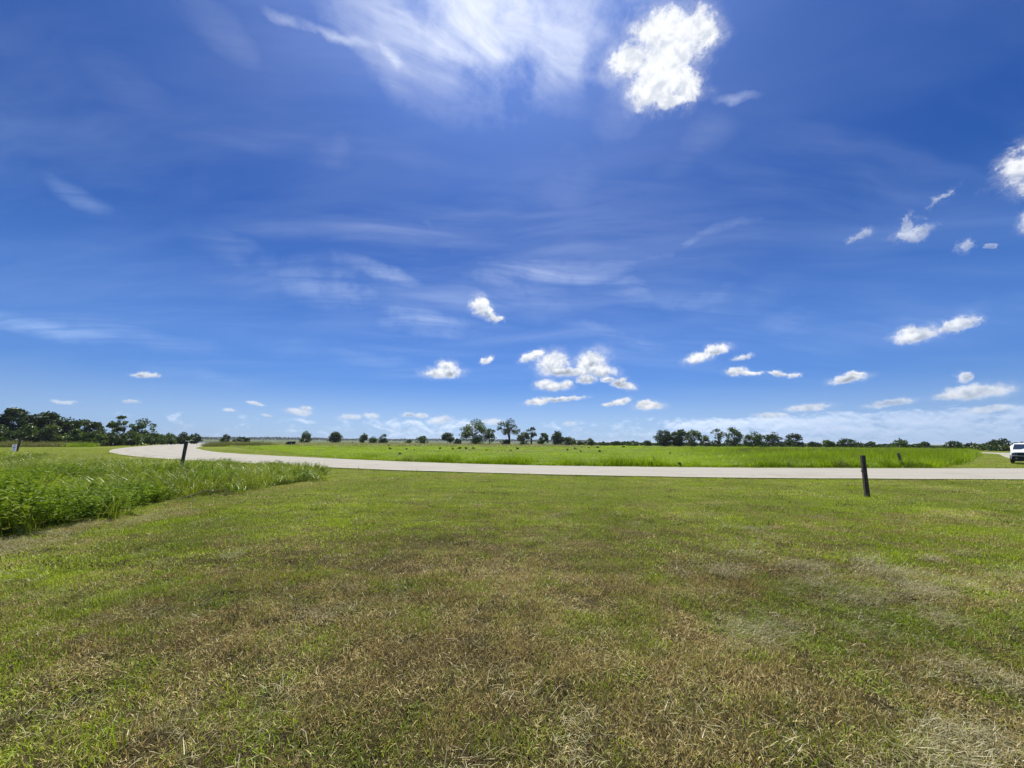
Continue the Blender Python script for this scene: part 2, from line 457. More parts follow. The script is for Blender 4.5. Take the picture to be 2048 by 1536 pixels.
def curve_dist(px, py, C):
    dmin = np.full(np.shape(px), 1e9)
    C2 = C[::3]
    for a, b in zip(C2[:-1], C2[1:]):
        ab = b - a; L = ab @ ab + 1e-9
        t = np.clip(((px - a[0]) * ab[0] + (py - a[1]) * ab[1]) / L, 0, 1)
        dmin = np.minimum(dmin, np.hypot(px - a[0] - t * ab[0], py - a[1] - t * ab[1]))
    return dmin


ROADP = [tuple(p) for p in OC[::4]] + [tuple(p) for p in IC[::-4]]
SIDE_L = [(44, 27.0), (44.0, 30.5), (45.0, 34.0), (51, 39.2), (60.5, 47.6), (72, 57.4), (82, 65.5), (88.5, 71.5), (92, 77), (92, 83), (88, 92)]
SIDE_R = [(54, 27.5), (52, 30), (53, 33.6), (58, 38.2), (66, 44.5), (77, 53), (87, 61.5), (94, 68), (98.5, 75), (99, 84), (95, 95)]
SL = smooth_curve(SIDE_L, 60); SR = smooth_curve(SIDE_R, 60)
SIDEP = [tuple(p) for p in SL] + [tuple(p) for p in SR[::-1]]
WEEDS = [(-9.5, 2.5), (-8.3, 5.2), (-8.25, 6.4), (-8.5, 8.2), (-8.8, 9.6), (-8.7, 11.1), (-8.2, 12.5), (-7.9, 14.6), (-7.8, 16.0), (-8.4, 17.2), (-9.5, 18.4), (-13, 20.2), (-20, 22.8), (-30, 27.5), (-46, 36), (-46, 2.5)]
HILL_EDGE = [(8, 26.6), (19, 26.4), (28.9, 27.0), (35.1, 31.0), (41, 35.6), (48.4, 41.6), (62, 52.5), (76, 64), (86, 72.5), (89, 80), (80, 100)]


def height(x, y):
    r = np.hypot(x, y)
    z = (fbm(x * 1.3, y * 1.3, 5) - 0.5) * 0.075 * (1 - sstep(r, 11, 16))
    z = z + (fbm(x * 4.2, y * 4.2, 9, 3) - 0.5) * 0.055 * (1 - sstep(r, 6, 12))
    azd = np.degrees(np.arctan2(x, y))
    leftish = 1 - sstep(azd, 6.0, 16.0)
    leftish = np.where(azd < -100, 0, leftish)
    z = z - 9.0 * sstep(r, 216, 320) * leftish
    z = z + (9.0 + 1.0) * sstep(r, 1440, 1560) * leftish
    return z


# ------------------------------------------------------------------ materials
def mat(name):
    mt = bpy.data.materials.new(name)
    mt.use_nodes = True
    t = NT(mt.node_tree)
    t.n.clear()
    out = t.new('ShaderNodeOutputMaterial')
    return mt, t, out


def principled(t, out, col, rough=0.7, spec=0.3, bump=None, metal=0.0):
    b = t.new('ShaderNodeBsdfPrincipled')
    t.put(b.inputs['Base Color'], col)
    t.put(b.inputs['Roughness'], rough)
    t.put(b.inputs['Metallic'], metal)
    t.put(b.inputs['Specular IOR Level'], spec)
    if bump is not None:
        t.l.new(bump, b.inputs['Normal'])
    t.l.new(b.outputs[0], out.inputs[0])
    return b


def bump(t, h, strength=0.5, dist=0.02):
    n = t.new('ShaderNodeBump')
    n.inputs['Strength'].default_value = strength
    n.inputs['Distance'].default_value = dist
    t.l.new(h, n.inputs['Height'])
    return n.outputs[0]


def plain(name, col, rough=0.6, spec=0.4, metal=0.0, var=0.12, scale=6.0):
    mt, t, out = mat(name)
    g = t.new('ShaderNodeTexCoord').outputs['Object']
    n = t.noise(g, scale, 5, 0.6)
    c = t.mix(n, tuple(v * (1 - var) for v in col) + (1,), tuple(min(1, v * (1 + var)) for v in col) + (1,))
    principled(t, out, c, rough, spec, None, metal)
    return mt


def leafy(name, stops, trans=0.45, gloss=0.05, grough=0.45, pos_scale=0.35, pos_amt=0.5, tcol=(1.25, 1.3, 0.55)):
    """blades and leaves: a colour per blade, shifted by slow patches over the ground; light passes through"""
    mt, t, out = mat(name)
    geo = t.new('ShaderNodeNewGeometry')
    info = t.new('ShaderNodeObjectInfo')
    pn = t.noise(geo.outputs['Position'], pos_scale, 4, 0.55)
    f = t.math('ADD', t.math('MULTIPLY', geo.outputs['Random Per Island'], 1.0 - pos_amt), t.math('MULTIPLY', t.step(pn, 0.3, 0.7, smooth=False), pos_amt))
    f = t.math('ADD', f, t.math('MULTIPLY', t.math('SUBTRACT', info.outputs['Random'], 0.5), 0.18))
    c = t.ramp(f, stops)
    df = t.new('ShaderNodeBsdfDiffuse'); t.l.new(c, df.inputs[0])
    tr = t.new('ShaderNodeBsdfTranslucent'); t.l.new(t.mix(1.0, c, (*tcol, 1), 'MULTIPLY'), tr.inputs[0])
    mx = t.new('ShaderNodeMixShader'); mx.inputs[0].default_value = trans
    t.l.new(df.outputs[0], mx.inputs[1]); t.l.new(tr.outputs[0], mx.inputs[2])
    gl = t.new('ShaderNodeBsdfGlossy'); gl.inputs['Roughness'].default_value = grough
    gl.inputs['Color'].default_value = (0.9, 0.95, 0.85, 1)
    mg = t.new('ShaderNodeMixShader'); mg.inputs[0].default_value = gloss
    t.l.new(mx.outputs[0], mg.inputs[1]); t.l.new(gl.outputs[0], mg.inputs[2])
    t.l.new(mg.outputs[0], out.inputs[0])
    return mt


M = {}
M['lawn_green'] = leafy('lawn_green', [(0.0, (0.058, 0.080, 0.010)), (0.4, (0.185, 0.245, 0.026)), (0.75, (0.33, 0.395, 0.050)), (1.0, (0.60, 0.61, 0.17))], 0.42, 0.02)
M['lawn_lime'] = leafy('lawn_lime', [(0.0, (0.11, 0.155, 0.010)), (0.5, (0.27, 0.355, 0.019)), (1.0, (0.46, 0.54, 0.06))], 0.45, 0.02)
M['lawn_brown'] = leafy('lawn_brown', [(0.0, (0.075, 0.055, 0.022)), (0.35, (0.30, 0.245, 0.088)), (0.7, (0.53, 0.44, 0.18)), (1.0, (0.76, 0.67, 0.38))], 0.28, 0.02, tcol=(1.1, 1.0, 0.8))
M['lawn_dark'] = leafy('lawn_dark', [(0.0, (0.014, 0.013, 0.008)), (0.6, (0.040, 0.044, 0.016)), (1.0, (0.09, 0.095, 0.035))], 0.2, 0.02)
M['straw'] = leafy('straw', [(0.0, (0.15, 0.130, 0.060)), (0.5, (0.29, 0.265, 0.140)), (1.0, (0.50, 0.47, 0.29))], 0.22, 0.03, tcol=(1.05, 1.0, 0.85))
M['weed_leaf'] = leafy('weed_leaf', [(0.0, (0.040, 0.075, 0.006)), (0.5, (0.130, 0.205, 0.012)), (1.0, (0.27, 0.345, 0.028))], 0.42, 0.02)
M['tall_blade'] = leafy('tall_blade', [(0.0, (0.075, 0.110, 0.008)), (0.45, (0.175, 0.225, 0.015)), (0.85, (0.30, 0.335, 0.042)), (1.0, (0.52, 0.50, 0.22))], 0.42, 0.06, 0.38)
M['field_blade'] = leafy('field_blade', [(0.0, (0.080, 0.130, 0.003)), (0.5, (0.175, 0.262, 0.004)), (1.0, (0.29, 0.38, 0.010))], 0.46, 0.02, pos_scale=0.12)
M['seed_grass'] = leafy('seed_grass', [(0.0, (0.08, 0.095, 0.024)), (0.5, (0.15, 0.155, 0.05)), (1.0, (0.24, 0.215, 0.10))], 0.35, 0.03, pos_scale=0.06)
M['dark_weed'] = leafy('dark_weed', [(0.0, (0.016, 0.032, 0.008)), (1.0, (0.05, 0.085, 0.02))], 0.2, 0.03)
M['tree_dark'] = leafy('tree_dark', [(0.0, (0.016, 0.030, 0.008)), (0.6, (0.040, 0.068, 0.014)), (1.0, (0.085, 0.125, 0.024))], 0.30, 0.03, pos_scale=0.4)
M['tree_mid'] = leafy('tree_mid', [(0.0, (0.022, 0.042, 0.008)), (0.6, (0.062, 0.105, 0.016)), (1.0, (0.12, 0.17, 0.03))], 0.38, 0.04, pos_scale=0.4)
M['tree_light'] = leafy('tree_light', [(0.0, (0.04, 0.06, 0.018)), (0.6, (0.085, 0.12, 0.035)), (1.0, (0.14, 0.17, 0.06))], 0.38, 0.05, pos_scale=0.4)
M['far_leaf'] = leafy('far_leaf', [(0.0, (0.020, 0.034, 0.012)), (1.0, (0.05, 0.075, 0.022))], 0.25, 0.02, pos_scale=0.02)


def bark(name, c0, c1):
    mt, t, out = mat(name)
    g = t.new('ShaderNodeTexCoord').outputs['Object']
    n = t.noise(t.mapping(g, scl=(0.15, 0.15, 1.2)), 3.0, 8, 0.65)
    principled(t, out, t.mix(n, c0 + (1,), c1 + (1,)), 0.9, 0.1, bump(t, n, 0.7, 0.03))
    return mt


M['bark'] = bark('bark', (0.035, 0.028, 0.022), (0.12, 0.10, 0.08))
M['dead_wood'] = bark('dead_wood', (0.09, 0.065, 0.045), (0.20, 0.155, 0.105))
M['stalk'] = bark('stalk', (0.22, 0.17, 0.10), (0.40, 0.33, 0.20))


def wood(name, c0, c1, c2):
    mt, t, out = mat(name)
    g = t.new('ShaderNodeTexCoord').outputs['Object']
    grain = t.noise(t.mapping(g, scl=(0.02, 0.02, 0.6)), 1.6, 9, 0.7, 0.3)
    blot = t.noise(g, 5.0, 5, 0.6)
    crack = t.step(t.noise(t.mapping(g, scl=(0.012, 0.012, 0.9)), 1.1, 4, 0.5), 0.40, 0.45)
    c = t.mix(grain, c0 + (1,), c1 + (1,))
    c = t.mix(t.math('MULTIPLY', t.step(blot, 0.5, 0.7), 0.6), c, c2 + (1,))
    c = t.mix(crack, (0.008, 0.007, 0.006, 1), c)
    principled(t, out, c, 0.85, 0.2, bump(t, t.math('MULTIPLY', grain, crack), 0.9, 0.012))
    return mt


M['post_dark'] = wood('post_dark', (0.060, 0.046, 0.040), (0.17, 0.135, 0.112), (0.28, 0.23, 0.185))
M['post_grey'] = wood('post_grey', (0.09, 0.075, 0.064), (0.25, 0.215, 0.185), (0.36, 0.32, 0.27))

# ground sheet: mown turf, thatch and soil near; meadow and woodland floor far away
mt, t, out = mat('turf')
pos = t.new('ShaderNodeNewGeometry').outputs['Position']
sp = t.new('ShaderNodeSeparateXYZ'); t.l.new(pos, sp.inputs[0])
n_big = t.noise(pos, 0.22, 5, 0.6)
n_mid = t.noise(pos, 1.6, 6, 0.65)
n_fine = t.step(t.noise(pos, 46.0, 7, 0.78), 0.34, 0.66, smooth=False)
n_str = t.noise(t.mapping(pos, rot=0.08, scl=(3.5, 0.5, 1)), 1.3, 5, 0.6)
soil = t.mix(n_fine, (0.022, 0.017, 0.009, 1), (0.17, 0.135, 0.06, 1))
green = t.mix(n_fine, (0.06, 0.08, 0.012, 1), (0.19, 0.235, 0.032, 1))
dist = t.vec('LENGTH', pos, out=1)
gmix = t.math('ADD', t.math('MULTIPLY', t.math('SUBTRACT', n_mid, 0.5), 1.2), t.step(dist, 4.5, 14.0, 0.15, 0.80))
gmix = t.math('ADD', gmix, t.math('MULTIPLY', t.math('SUBTRACT', n_str, 0.5), 0.9))
c = t.mix(t.step(gmix, 0.1, 0.8), soil, green)
straw_f = t.math('MULTIPLY', t.step(t.math('ADD', n_str, t.math('MULTIPLY', t.math('SUBTRACT', n_big, 0.5), 0.6)), 0.52, 0.68), 0.45)
c = t.mix(straw_f, c, (0.27, 0.24, 0.08, 1))
far_c = t.mix(n_mid, (0.05, 0.075, 0.02, 1), (0.10, 0.12, 0.04, 1))
c = t.mix(t.step(dist, 120.0, 240.0), c, far_c)
principled(t, out, c, 0.95, 0.05, bump(t, t.math('ADD', n_fine, t.math('MULTIPLY', n_mid, 0.8)), 0.9, 0.03))
M['turf'] = mt

# chip-sealed road, pale and dusty
mt, t, out = mat('chip_seal')
pos = t.new('ShaderNodeNewGeometry').outputs['Position']
vor = t.new('ShaderNodeTexVoronoi'); vor.inputs['Scale'].default_value = 55.0; t.l.new(pos, vor.inputs['Vector'])
n1 = t.noise(pos, 0.5, 5, 0.6)
n2 = t.noise(t.mapping(pos, rot=0.1, scl=(6.0, 0.5, 1)), 1.0, 5, 0.6)
n3 = t.noise(pos, 18.0, 4, 0.7)
c = t.mix(n3, (0.25, 0.237, 0.197, 1), (0.35, 0.338, 0.288, 1))
c = t.mix(t.math('MULTIPLY', t.step(n1, 0.45, 0.7), 0.55), c, (0.225, 0.212, 0.18, 1))
c = t.mix(t.math('MULTIPLY', t.step(n2, 0.5, 0.75), 0.4), c, (0.385, 0.368, 0.31, 1))
c = t.mix(t.math('MULTIPLY', vor.outputs['Color'], 0.22), c, (0.16, 0.15, 0.13, 1))
ac = t.new('ShaderNodeAttribute', attribute_name='across').outputs['Fac']
acn = t.math('ADD', ac, t.math('MULTIPLY', t.math('SUBTRACT', n1, 0.5), 0.05))
trk = t.math('ABSOLUTE', t.math('SUBTRACT', t.math('ABSOLUTE', t.math('SUBTRACT', t.math('ABSOLUTE', t.math('SUBTRACT', acn, 0.5)), 0.235)), 0.10))
c = t.mix(t.math('MULTIPLY', t.step(trk, 0.05, 0.0), t.math('MULTIPLY', n2, 0.75)), c, (0.225, 0.21, 0.18, 1))
edge = t.step(t.math('ADD', t.math('ABSOLUTE', t.math('SUBTRACT', ac, 0.5)), t.math('MULTIPLY', t.math('SUBTRACT', n3, 0.5), 0.06)), 0.455, 0.495)
c = t.mix(t.math('MULTIPLY', edge, 0.55), c, (0.36, 0.33, 0.25, 1))
principled(t, out, c, 0.9, 0.15, bump(t, vor.outputs['Distance'], 0.35, 0.01))
M['road'] = mt

mt, t, out = mat('lake_water')
pos = t.new('ShaderNodeNewGeometry').outputs['Position']
wv_ = t.noise(t.mapping(pos, scl=(3.0, 1.0, 1.0)), 0.12, 6, 0.6)
principled(t, out, (0.02, 0.04, 0.05, 1), 0.12, 0.5, bump(t, wv_, 0.3, 0.4))
M['water'] = mt

# ------------------------------------------------------------------ ground sheet
rad = np.r_[0.0, np.geomspace(0.35, 26, 120), np.geomspace(28, 1350, 60), np.linspace(1400, 1620, 12), np.geomspace(1800, 5000, 8)]
nth = 420
th = np.linspace(0, 2 * np.pi, nth, endpoint=False)
rr, tt = np.meshgrid(rad[1:], th, indexing='ij')
gx = rr * np.sin(tt); gy = rr * np.cos(tt)
gz = height(gx, gy)
V = np.vstack([[[0, 0, 0]], np.stack([gx, gy, gz], -1).reshape(-1, 3)])
nr = len(rad) - 1
i = np.arange(nr - 1)[:, None]; j = np.arange(nth)[None]
q = np.stack([1 + i * nth + j, 1 + i * nth + (j + 1) % nth, 1 + (i + 1) * nth + (j + 1) % nth, 1 + (i + 1) * nth + j], -1).reshape(-1, 4)[:, ::-1]
g = obj_np('ground', V, q, M['turf'], smooth=True)
bm = bmesh.new(); bm.from_mesh(g.data); bm.verts.ensure_lookup_table()
for k in range(nth):
    bm.faces.new((bm.verts[0], bm.verts[1 + (k + 1) % nth], bm.verts[1 + k]))
bm.to_mesh(g.data); bm.free()
for p in g.data.polygons: p.use_smooth = True
tag(g, 'wide mown turf sheet running out to the lake and the far shore', kind='structure')


# ------------------------------------------------------------------ roads: thin slabs with a small edge drop
def road_slab(name, A, B, z, label, seed):
    n = len(A)
    rng = np.random.default_rng(seed)
    prof = [(0.0, -0.10), (0.0, 0.0), (0.02, 0.012), (0.25, 0.05), (0.5, 0.07), (0.75, 0.05), (0.98, 0.012), (1.0, 0.0), (1.0, -0.10)]
    P = []
    s = np.arange(n)
    wob_a = (fbm(s * 0.9, s * 0 + 3, seed, 3) - 0.5) * 0.35
    wob_b = (fbm(s * 0.9, s * 0 + 9, seed + 1, 3) - 0.5) * 0.35
    for k in range(n):
        ab = B[k] - A[k]; L = np.hypot(*ab); u = ab / L
        a = A[k] + u * wob_a[k]; b = B[k] + u * wob_b[k]
        for f, h in prof:
            p = a + (b - a) * f
            hh = float(height(np.array(p[0]), np.array(p[1])))
            P.append((p[0], p[1], z + h + hh))
    m_ = len(prof)
    i = np.arange(n - 1)[:, None]; j = np.arange(m_ - 1)[None]
    q = np.stack([i * m_ + j, i * m_ + j + 1, (i + 1) * m_ + j + 1, (i + 1) * m_ + j], -1).reshape(-1, 4)
    o = obj_np(name, P, q, M['road'])
    at_ = o.data.attributes.new('across', 'FLOAT', 'POINT')
    at_.data.foreach_set('value', np.tile(np.array([p[0] for p in prof], np.float32), n))
    return tag(o, label, kind='structure')


road_slab('road', OC, IC, 0.05, 'pale chip-sealed road sweeping across and bending away left towards the lake', 3)
road_slab('side_road', SL, SR, 0.035, 'pale side road coming in at the right edge under the vehicle', 7)

# lake, seen between the ground's drop and the far shore
a = np.radians(np.linspace(-75, 14, 60))
lv = np.vstack([np.stack([215 * np.sin(a), 215 * np.cos(a), a * 0 - 5.0], -1), np.stack([1560 * np.sin(a), 1560 * np.cos(a), a * 0 - 5.0], -1)])
k = np.arange(59)
tag(obj_np('lake', lv, np.stack([k, k + 1, k + 61, k + 60], -1)[:, ::-1], M['water']), 'strip of pale lake water below the far wooded shore', kind='structure')


# ------------------------------------------------------------------ scatter of tufts (ground cover)
def scatter(name, pts, rot, scl, idx, sources, label):
    me = bpy.data.meshes.new(name)
    n = len(pts)
    me.vertices.add(n)
    me.vertices.foreach_set('co', np.asarray(pts, np.float32).ravel())
    for nm, typ, arr, key in (('rot', 'FLOAT_VECTOR', rot, 'vector'), ('scl', 'FLOAT_VECTOR', scl, 'vector'), ('pick', 'INT', idx, 'value')):
        at = me.attributes.new(nm, typ, 'POINT')
        at.data.foreach_set(key, np.asarray(arr, np.int32 if typ == 'INT' else np.float32).ravel())
    o = link(bpy.data.objects.new(name, me))
    coll = bpy.data.collections.new(name + '_kinds')
    for s_i, s in enumerate(sources):
        s.name = f'{name}_{s_i:02d}'
        coll.objects.link(s)
    ng = bpy.data.node_groups.new(name + '_scatter', 'GeometryNodeTree')
    ng.interface.new_socket('Geometry', in_out='INPUT', socket_type='NodeSocketGeometry')
    ng.interface.new_socket('Geometry', in_out='OUTPUT', socket_type='NodeSocketGeometry')
    gi = ng.nodes.new('NodeGroupInput'); go = ng.nodes.new('NodeGroupOutput')
    ci = ng.nodes.new('GeometryNodeCollectionInfo')
    ci.inputs['Collection'].default_value = coll
    ci.inputs['Separate Children'].default_value = True
    ci.inputs['Reset Children'].default_value = True
    ip = ng.nodes.new('GeometryNodeInstanceOnPoints')
    ip.inputs['Pick Instance'].default_value = True
    ng.links.new(gi.outputs[0], ip.inputs['Points'])
    ng.links.new(ci.outputs[0], ip.inputs['Instance'])
    for nm, typ, sock in (('rot', 'FLOAT_VECTOR', 'Rotation'), ('scl', 'FLOAT_VECTOR', 'Scale'), ('pick', 'INT', 'Instance Index')):
        na = ng.nodes.new('GeometryNodeInputNamedAttribute'); na.data_type = typ
        na.inputs[0].default_value = nm
        ng.links.new(na.outputs[0], ip.inputs[sock])
    ng.links.new(ip.outputs[0], go.inputs[0])
    md = o.modifiers.new('scatter', 'NODES'); md.node_group = ng
    return tag(o, label, kind='stuff')


def source(name, V, Fq, material):
    me = mesh_np(name, V, Fq)
    me.materials.append(material)
    return bpy.data.objects.new(name, me)


def blades(rng, n, spread, length, width, lean, curve, nseg=3, droop=0.0, wind=(0, 0)):
    """n tapered curved strips; returns verts, quads"""
    base = rng.normal(0, spread * 0.5, (n, 2))
    L = rng.uniform(length[0], length[1], n)
    Wd = rng.uniform(width[0], width[1], n)
    ph = rng.uniform(0, 2 * np.pi, n)
    ln = np.abs(rng.normal(0, lean, n))
    cv = rng.uniform(0.3, 1.0, n) * curve
    dirx, diry = np.cos(ph), np.sin(ph)
    dirx = dirx + wind[0]; diry = diry + wind[1]
    nm = np.hypot(dirx, diry) + 1e-6; dirx /= nm; diry /= nm
    face = ph + np.pi / 2 + rng.normal(0, 0.6, n)
    wx, wy = np.cos(face), np.sin(face)
    p = np.zeros((n, 3)); p[:, :2] = base; p[:, 2] = -0.01
    rows = []
    angv = ln.copy()
    for s in range(nseg + 1):
        f = s / nseg
        w = Wd * (1 - f ** 1.6) * 0.5 + 0.0004
        rows.append(np.stack([p - np.stack([wx * w, wy * w, 0 * w], 1), p + np.stack([wx * w, wy * w, 0 * w], 1)], 1))
        st = L / nseg
        p = p + np.stack([dirx * np.sin(angv) * st, diry * np.sin(angv) * st, np.cos(angv) * st], 1)
        angv = angv + cv / nseg + droop * f
    A = np.stack(rows, 1)                # n, nseg+1, 2, 3
    V = A.reshape(-1, 3)
    b = (np.arange(n) * (nseg + 1) * 2)[:, None] + (np.arange(nseg) * 2)[None]
    q = np.stack([b, b + 1, b + 3, b + 2], -1).reshape(-1, 4)
    return V, q


def jitter_grid(rng, x0, x1, y0, y1, step):
    gx, gy = np.meshgrid(np.arange(x0, x1, step), np.arange(y0, y1, step))
    gx = gx.ravel() + rng.uniform(-0.5, 0.5, gx.size) * step * 1.2
    gy = gy.ravel() + rng.uniform(-0.5, 0.5, gy.size) * step * 1.2
    return gx, gy


rng = np.random.default_rng(11)


# ---- mown lawn: four kinds of tuft (green, lime, brown, straw), three sizes by distance
def brownness(x, y):
    r = np.hypot(x, y)
    b = 0.70 - 0.57 * sstep(r, 3.2, 9.5) + 0.06 * sstep(x, -1, 2.5) * (1 - sstep(r, 4, 9))
    b = b + (fbm(x * 0.55, y * 0.55, 21, 4) - 0.5) * 0.85 + (fbm(x * 2.6, y * 2.6, 31, 3) - 0.5) * 1.5
    # streaks of drier turf across the middle ground, and the worn strip at the right
    b = b + (fbm(x * 0.22, y * 1.1, 41, 4) - 0.5) * 0.9
    b = b + 0.45 * np.exp(-(((x - 11.5) / 4.5) ** 2 + ((y - 8.6 - 0.05 * x) / 0.6) ** 2))
    # strip of dead cuttings along the foot of the weeds
    b = b + 0.55 * np.exp(-((x + 7.6 - 0.05 * (y - 8)) / 0.8) ** 2) * (y < 15)
    return b


def lawn_mask(x, y):
    ok = ~in_poly(x, y, ROADP) & ~in_poly(x, y, SIDEP) & ~in_poly(x, y, WEEDS)
    return ok


def lawn(name, pts_x, pts_y, lod, seed, label, force=0):
    rg = np.random.default_rng(seed)
    ok = lawn_mask(pts_x, pts_y)
    gap = fbm(pts_x * 3.6, pts_y * 3.6, 65, 3) * 0.6 + fbm(pts_x * 1.1, pts_y * 1.1, 67, 3) * 0.4
    ok &= (gap > 0.315) | (rg.random(len(pts_x)) < 0.25)
    if force: ok[-force:] = True
    x = pts_x[ok]; y = pts_y[ok]
    n = len(x)
    b = brownness(x, y) + rg.normal(0, 0.34, n)
    lime = fbm(x * 0.4, y * 0.4, 51, 3) + rg.normal(0, 0.10, n)
    kind = np.where(b > 0.5, 2, np.where(lime > np.where(y > 4.5, 0.51, 0.63), 1, 0))
    kind = np.where((rg.random(n) < 0.035), 3, kind)
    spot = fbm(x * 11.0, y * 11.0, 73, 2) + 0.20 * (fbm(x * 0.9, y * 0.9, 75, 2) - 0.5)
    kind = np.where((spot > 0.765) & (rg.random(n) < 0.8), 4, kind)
    sources = []
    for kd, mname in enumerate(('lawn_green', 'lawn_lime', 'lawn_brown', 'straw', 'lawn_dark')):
        for v in range(4):
            rs = np.random.default_rng(seed * 100 + kd * 10 + v)
            if kd == 3:
                Vb, qb = blades(rs, 26, 0.15 * lod, (0.04 * lod ** .5, 0.10 * lod ** .5), (0.0018 * lod, 0.0032 * lod), 1.25, 0.6, 3)
                Vb[:, 2] = Vb[:, 2] * 0.6 + rs.uniform(0.012, 0.035, len(Vb) // 8).repeat(8)
            else:
                Vb, qb = blades(rs, 72, 0.13 * lod, (0.015 * (1 + (lod - 1) * 0.12), 0.052 * (1 + (lod - 1) * 0.12)), (0.0022 * lod, 0.0048 * lod), 0.85, 1.0, 3)
            sources.append(source('t', Vb, qb, M[mname]))
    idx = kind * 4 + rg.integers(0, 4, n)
    hgt = 0.35 + 1.15 * fbm(x * 3.4, y * 3.4, 61, 3) + rg.uniform(-0.15, 0.25, n)
    hgt = np.where(rg.random(n) < 0.04, hgt * 1.7 + 0.3, hgt)
    hgt = np.where(kind == 3, 1.0, hgt)
    scl = np.stack([rg.uniform(0.85, 1.2, n)] * 2 + [hgt], 1)
    rot = np.stack([rg.normal(0, 0.10, n), rg.normal(0, 0.10, n), rg.uniform(0, 6.283, n)], 1)
    P = np.stack([x, y, height(x, y)], 1)
    return scatter(name, P, rot, scl, idx, sources, label)


def wedge(rng, y0, y1, step, k=1.40, pad=2.0):
    x, y = jitter_grid(rng, -k * y1 - pad, k * y1 + pad, y0, y1, step)
    ok = np.abs(x) < k * y + pad
    return x[ok], y[ok]


x, y = wedge(rng, 1.2, 5.0, 0.064)
lawn('lawn_grass', x, y, 1.0, 1, 'short mown grass, browned and patchy, nearest the viewer')
x, y = wedge(rng, 4.9, 10.0, 0.118)
lawn('lawn_grass', x, y, 1.55, 2, 'mown green and straw-coloured grass halfway to the road')
x, y = wedge(rng, 9.8, 19.5, 0.27)
m_ = ~((y > 17) & (curve_dist(x, y, OC) < 0.12))
# tufts creeping over the ragged edges of the road
ke = rng.integers(0, 150, 2600); fe = rng.random(2600)[:, None]
pe = np.where(rng.random((2600, 1)) < 0.7, OC[ke] * fe + OC[ke + 1] * (1 - fe) + np.stack([rng.normal(0, 0.12, 2600), rng.normal(-0.14, 0.13, 2600)], 1), IC[ke] * fe + IC[ke + 1] * (1 - fe) + np.stack([rng.normal(0, 0.12, 2600), rng.normal(0.16, 0.12, 2600)], 1))
x = np.r_[x[m_], pe[:, 0]]; y = np.r_[y[m_], pe[:, 1]]; m_ = np.ones(len(x), bool); FORCE = len(pe)
lawn('lawn_grass', x[m_], y[m_], 2.6, 3, 'mown grass strip in front of the road', FORCE)
x, y = wedge(rng, 19.4, 64.0, 0.75, 1.45)
m_ = (x < -4) | (x > 26)
m_ &= np.where(x > 0, ~in_poly(x, y, HILL_EDGE + [(30, 100), (8, 100)]), True)
m_ &= np.where(x < 0, y < 62, True)
lawn('lawn_grass', x[m_], y[m_], 5.0, 4, 'mown verges beside the road bends')

# ---- pale dry cuttings left by the mower, lying in clumps and rows
rg = np.random.default_rng(77)
x, y = wedge(rg, 1.6, 9.0, 0.085)
row = fbm(x * 0.55 + y * 0.75, y * 2.0 - x * 1.5, 71, 4)
clump = fbm(x * 3.4, y * 3.4, 81, 3)
side = 0.135 * sstep(x, 0.2, 2.0) * (1 - sstep(y, 4.5, 7.0)) + 0.05 * np.exp(-((x + 3.4) / 1.2) ** 2) * (1 - sstep(y, 5, 7))
keep = (row * 0.55 + clump * 0.45 + side + rg.normal(0, 0.045, len(x))) > 0.735
keep |= (np.abs(x + 7.35 - 0.05 * (y - 8)) < 0.5) & (clump > 0.5) & (rg.random(len(x)) < 0.6)
keep &= lawn_mask(x, y) & (rg.random(len(x)) < np.where((x < 1.9) & (x > -5), 0.35, 0.75))
x = x[keep]; y = y[keep]; n = len(x)
srcs = []
for v in range(5):
    rs = np.random.default_rng(900 + v)
    Vb, qb = blades(rs, 90, 0.15, (0.03, 0.10), (0.0009, 0.0018), 1.3, 0.7, 4, wind=(0.7, -0.6))
    Vb[:, 2] = np.maximum(Vb[:, 2] * 0.40, -0.01) + rs.uniform(0.010, 0.045, len(Vb) // 10).repeat(10)
    srcs.append(source('c', Vb, qb, M['straw']))
rot = np.stack([rg.normal(0, 0.08, n), rg.normal(0, 0.08, n), rg.normal(0, 0.7, n)], 1)
scl = np.stack([rg.uniform(0.8, 1.25, n)] * 2 + [rg.uniform(0.6, 1.3, n)], 1)
scatter('dry_clippings', np.stack([x, y, height(x, y) + 0.012], 1), rot, scl, rg.integers(0, 5, n), srcs, 'pale dried grass clippings lying in clumps on the lawn')


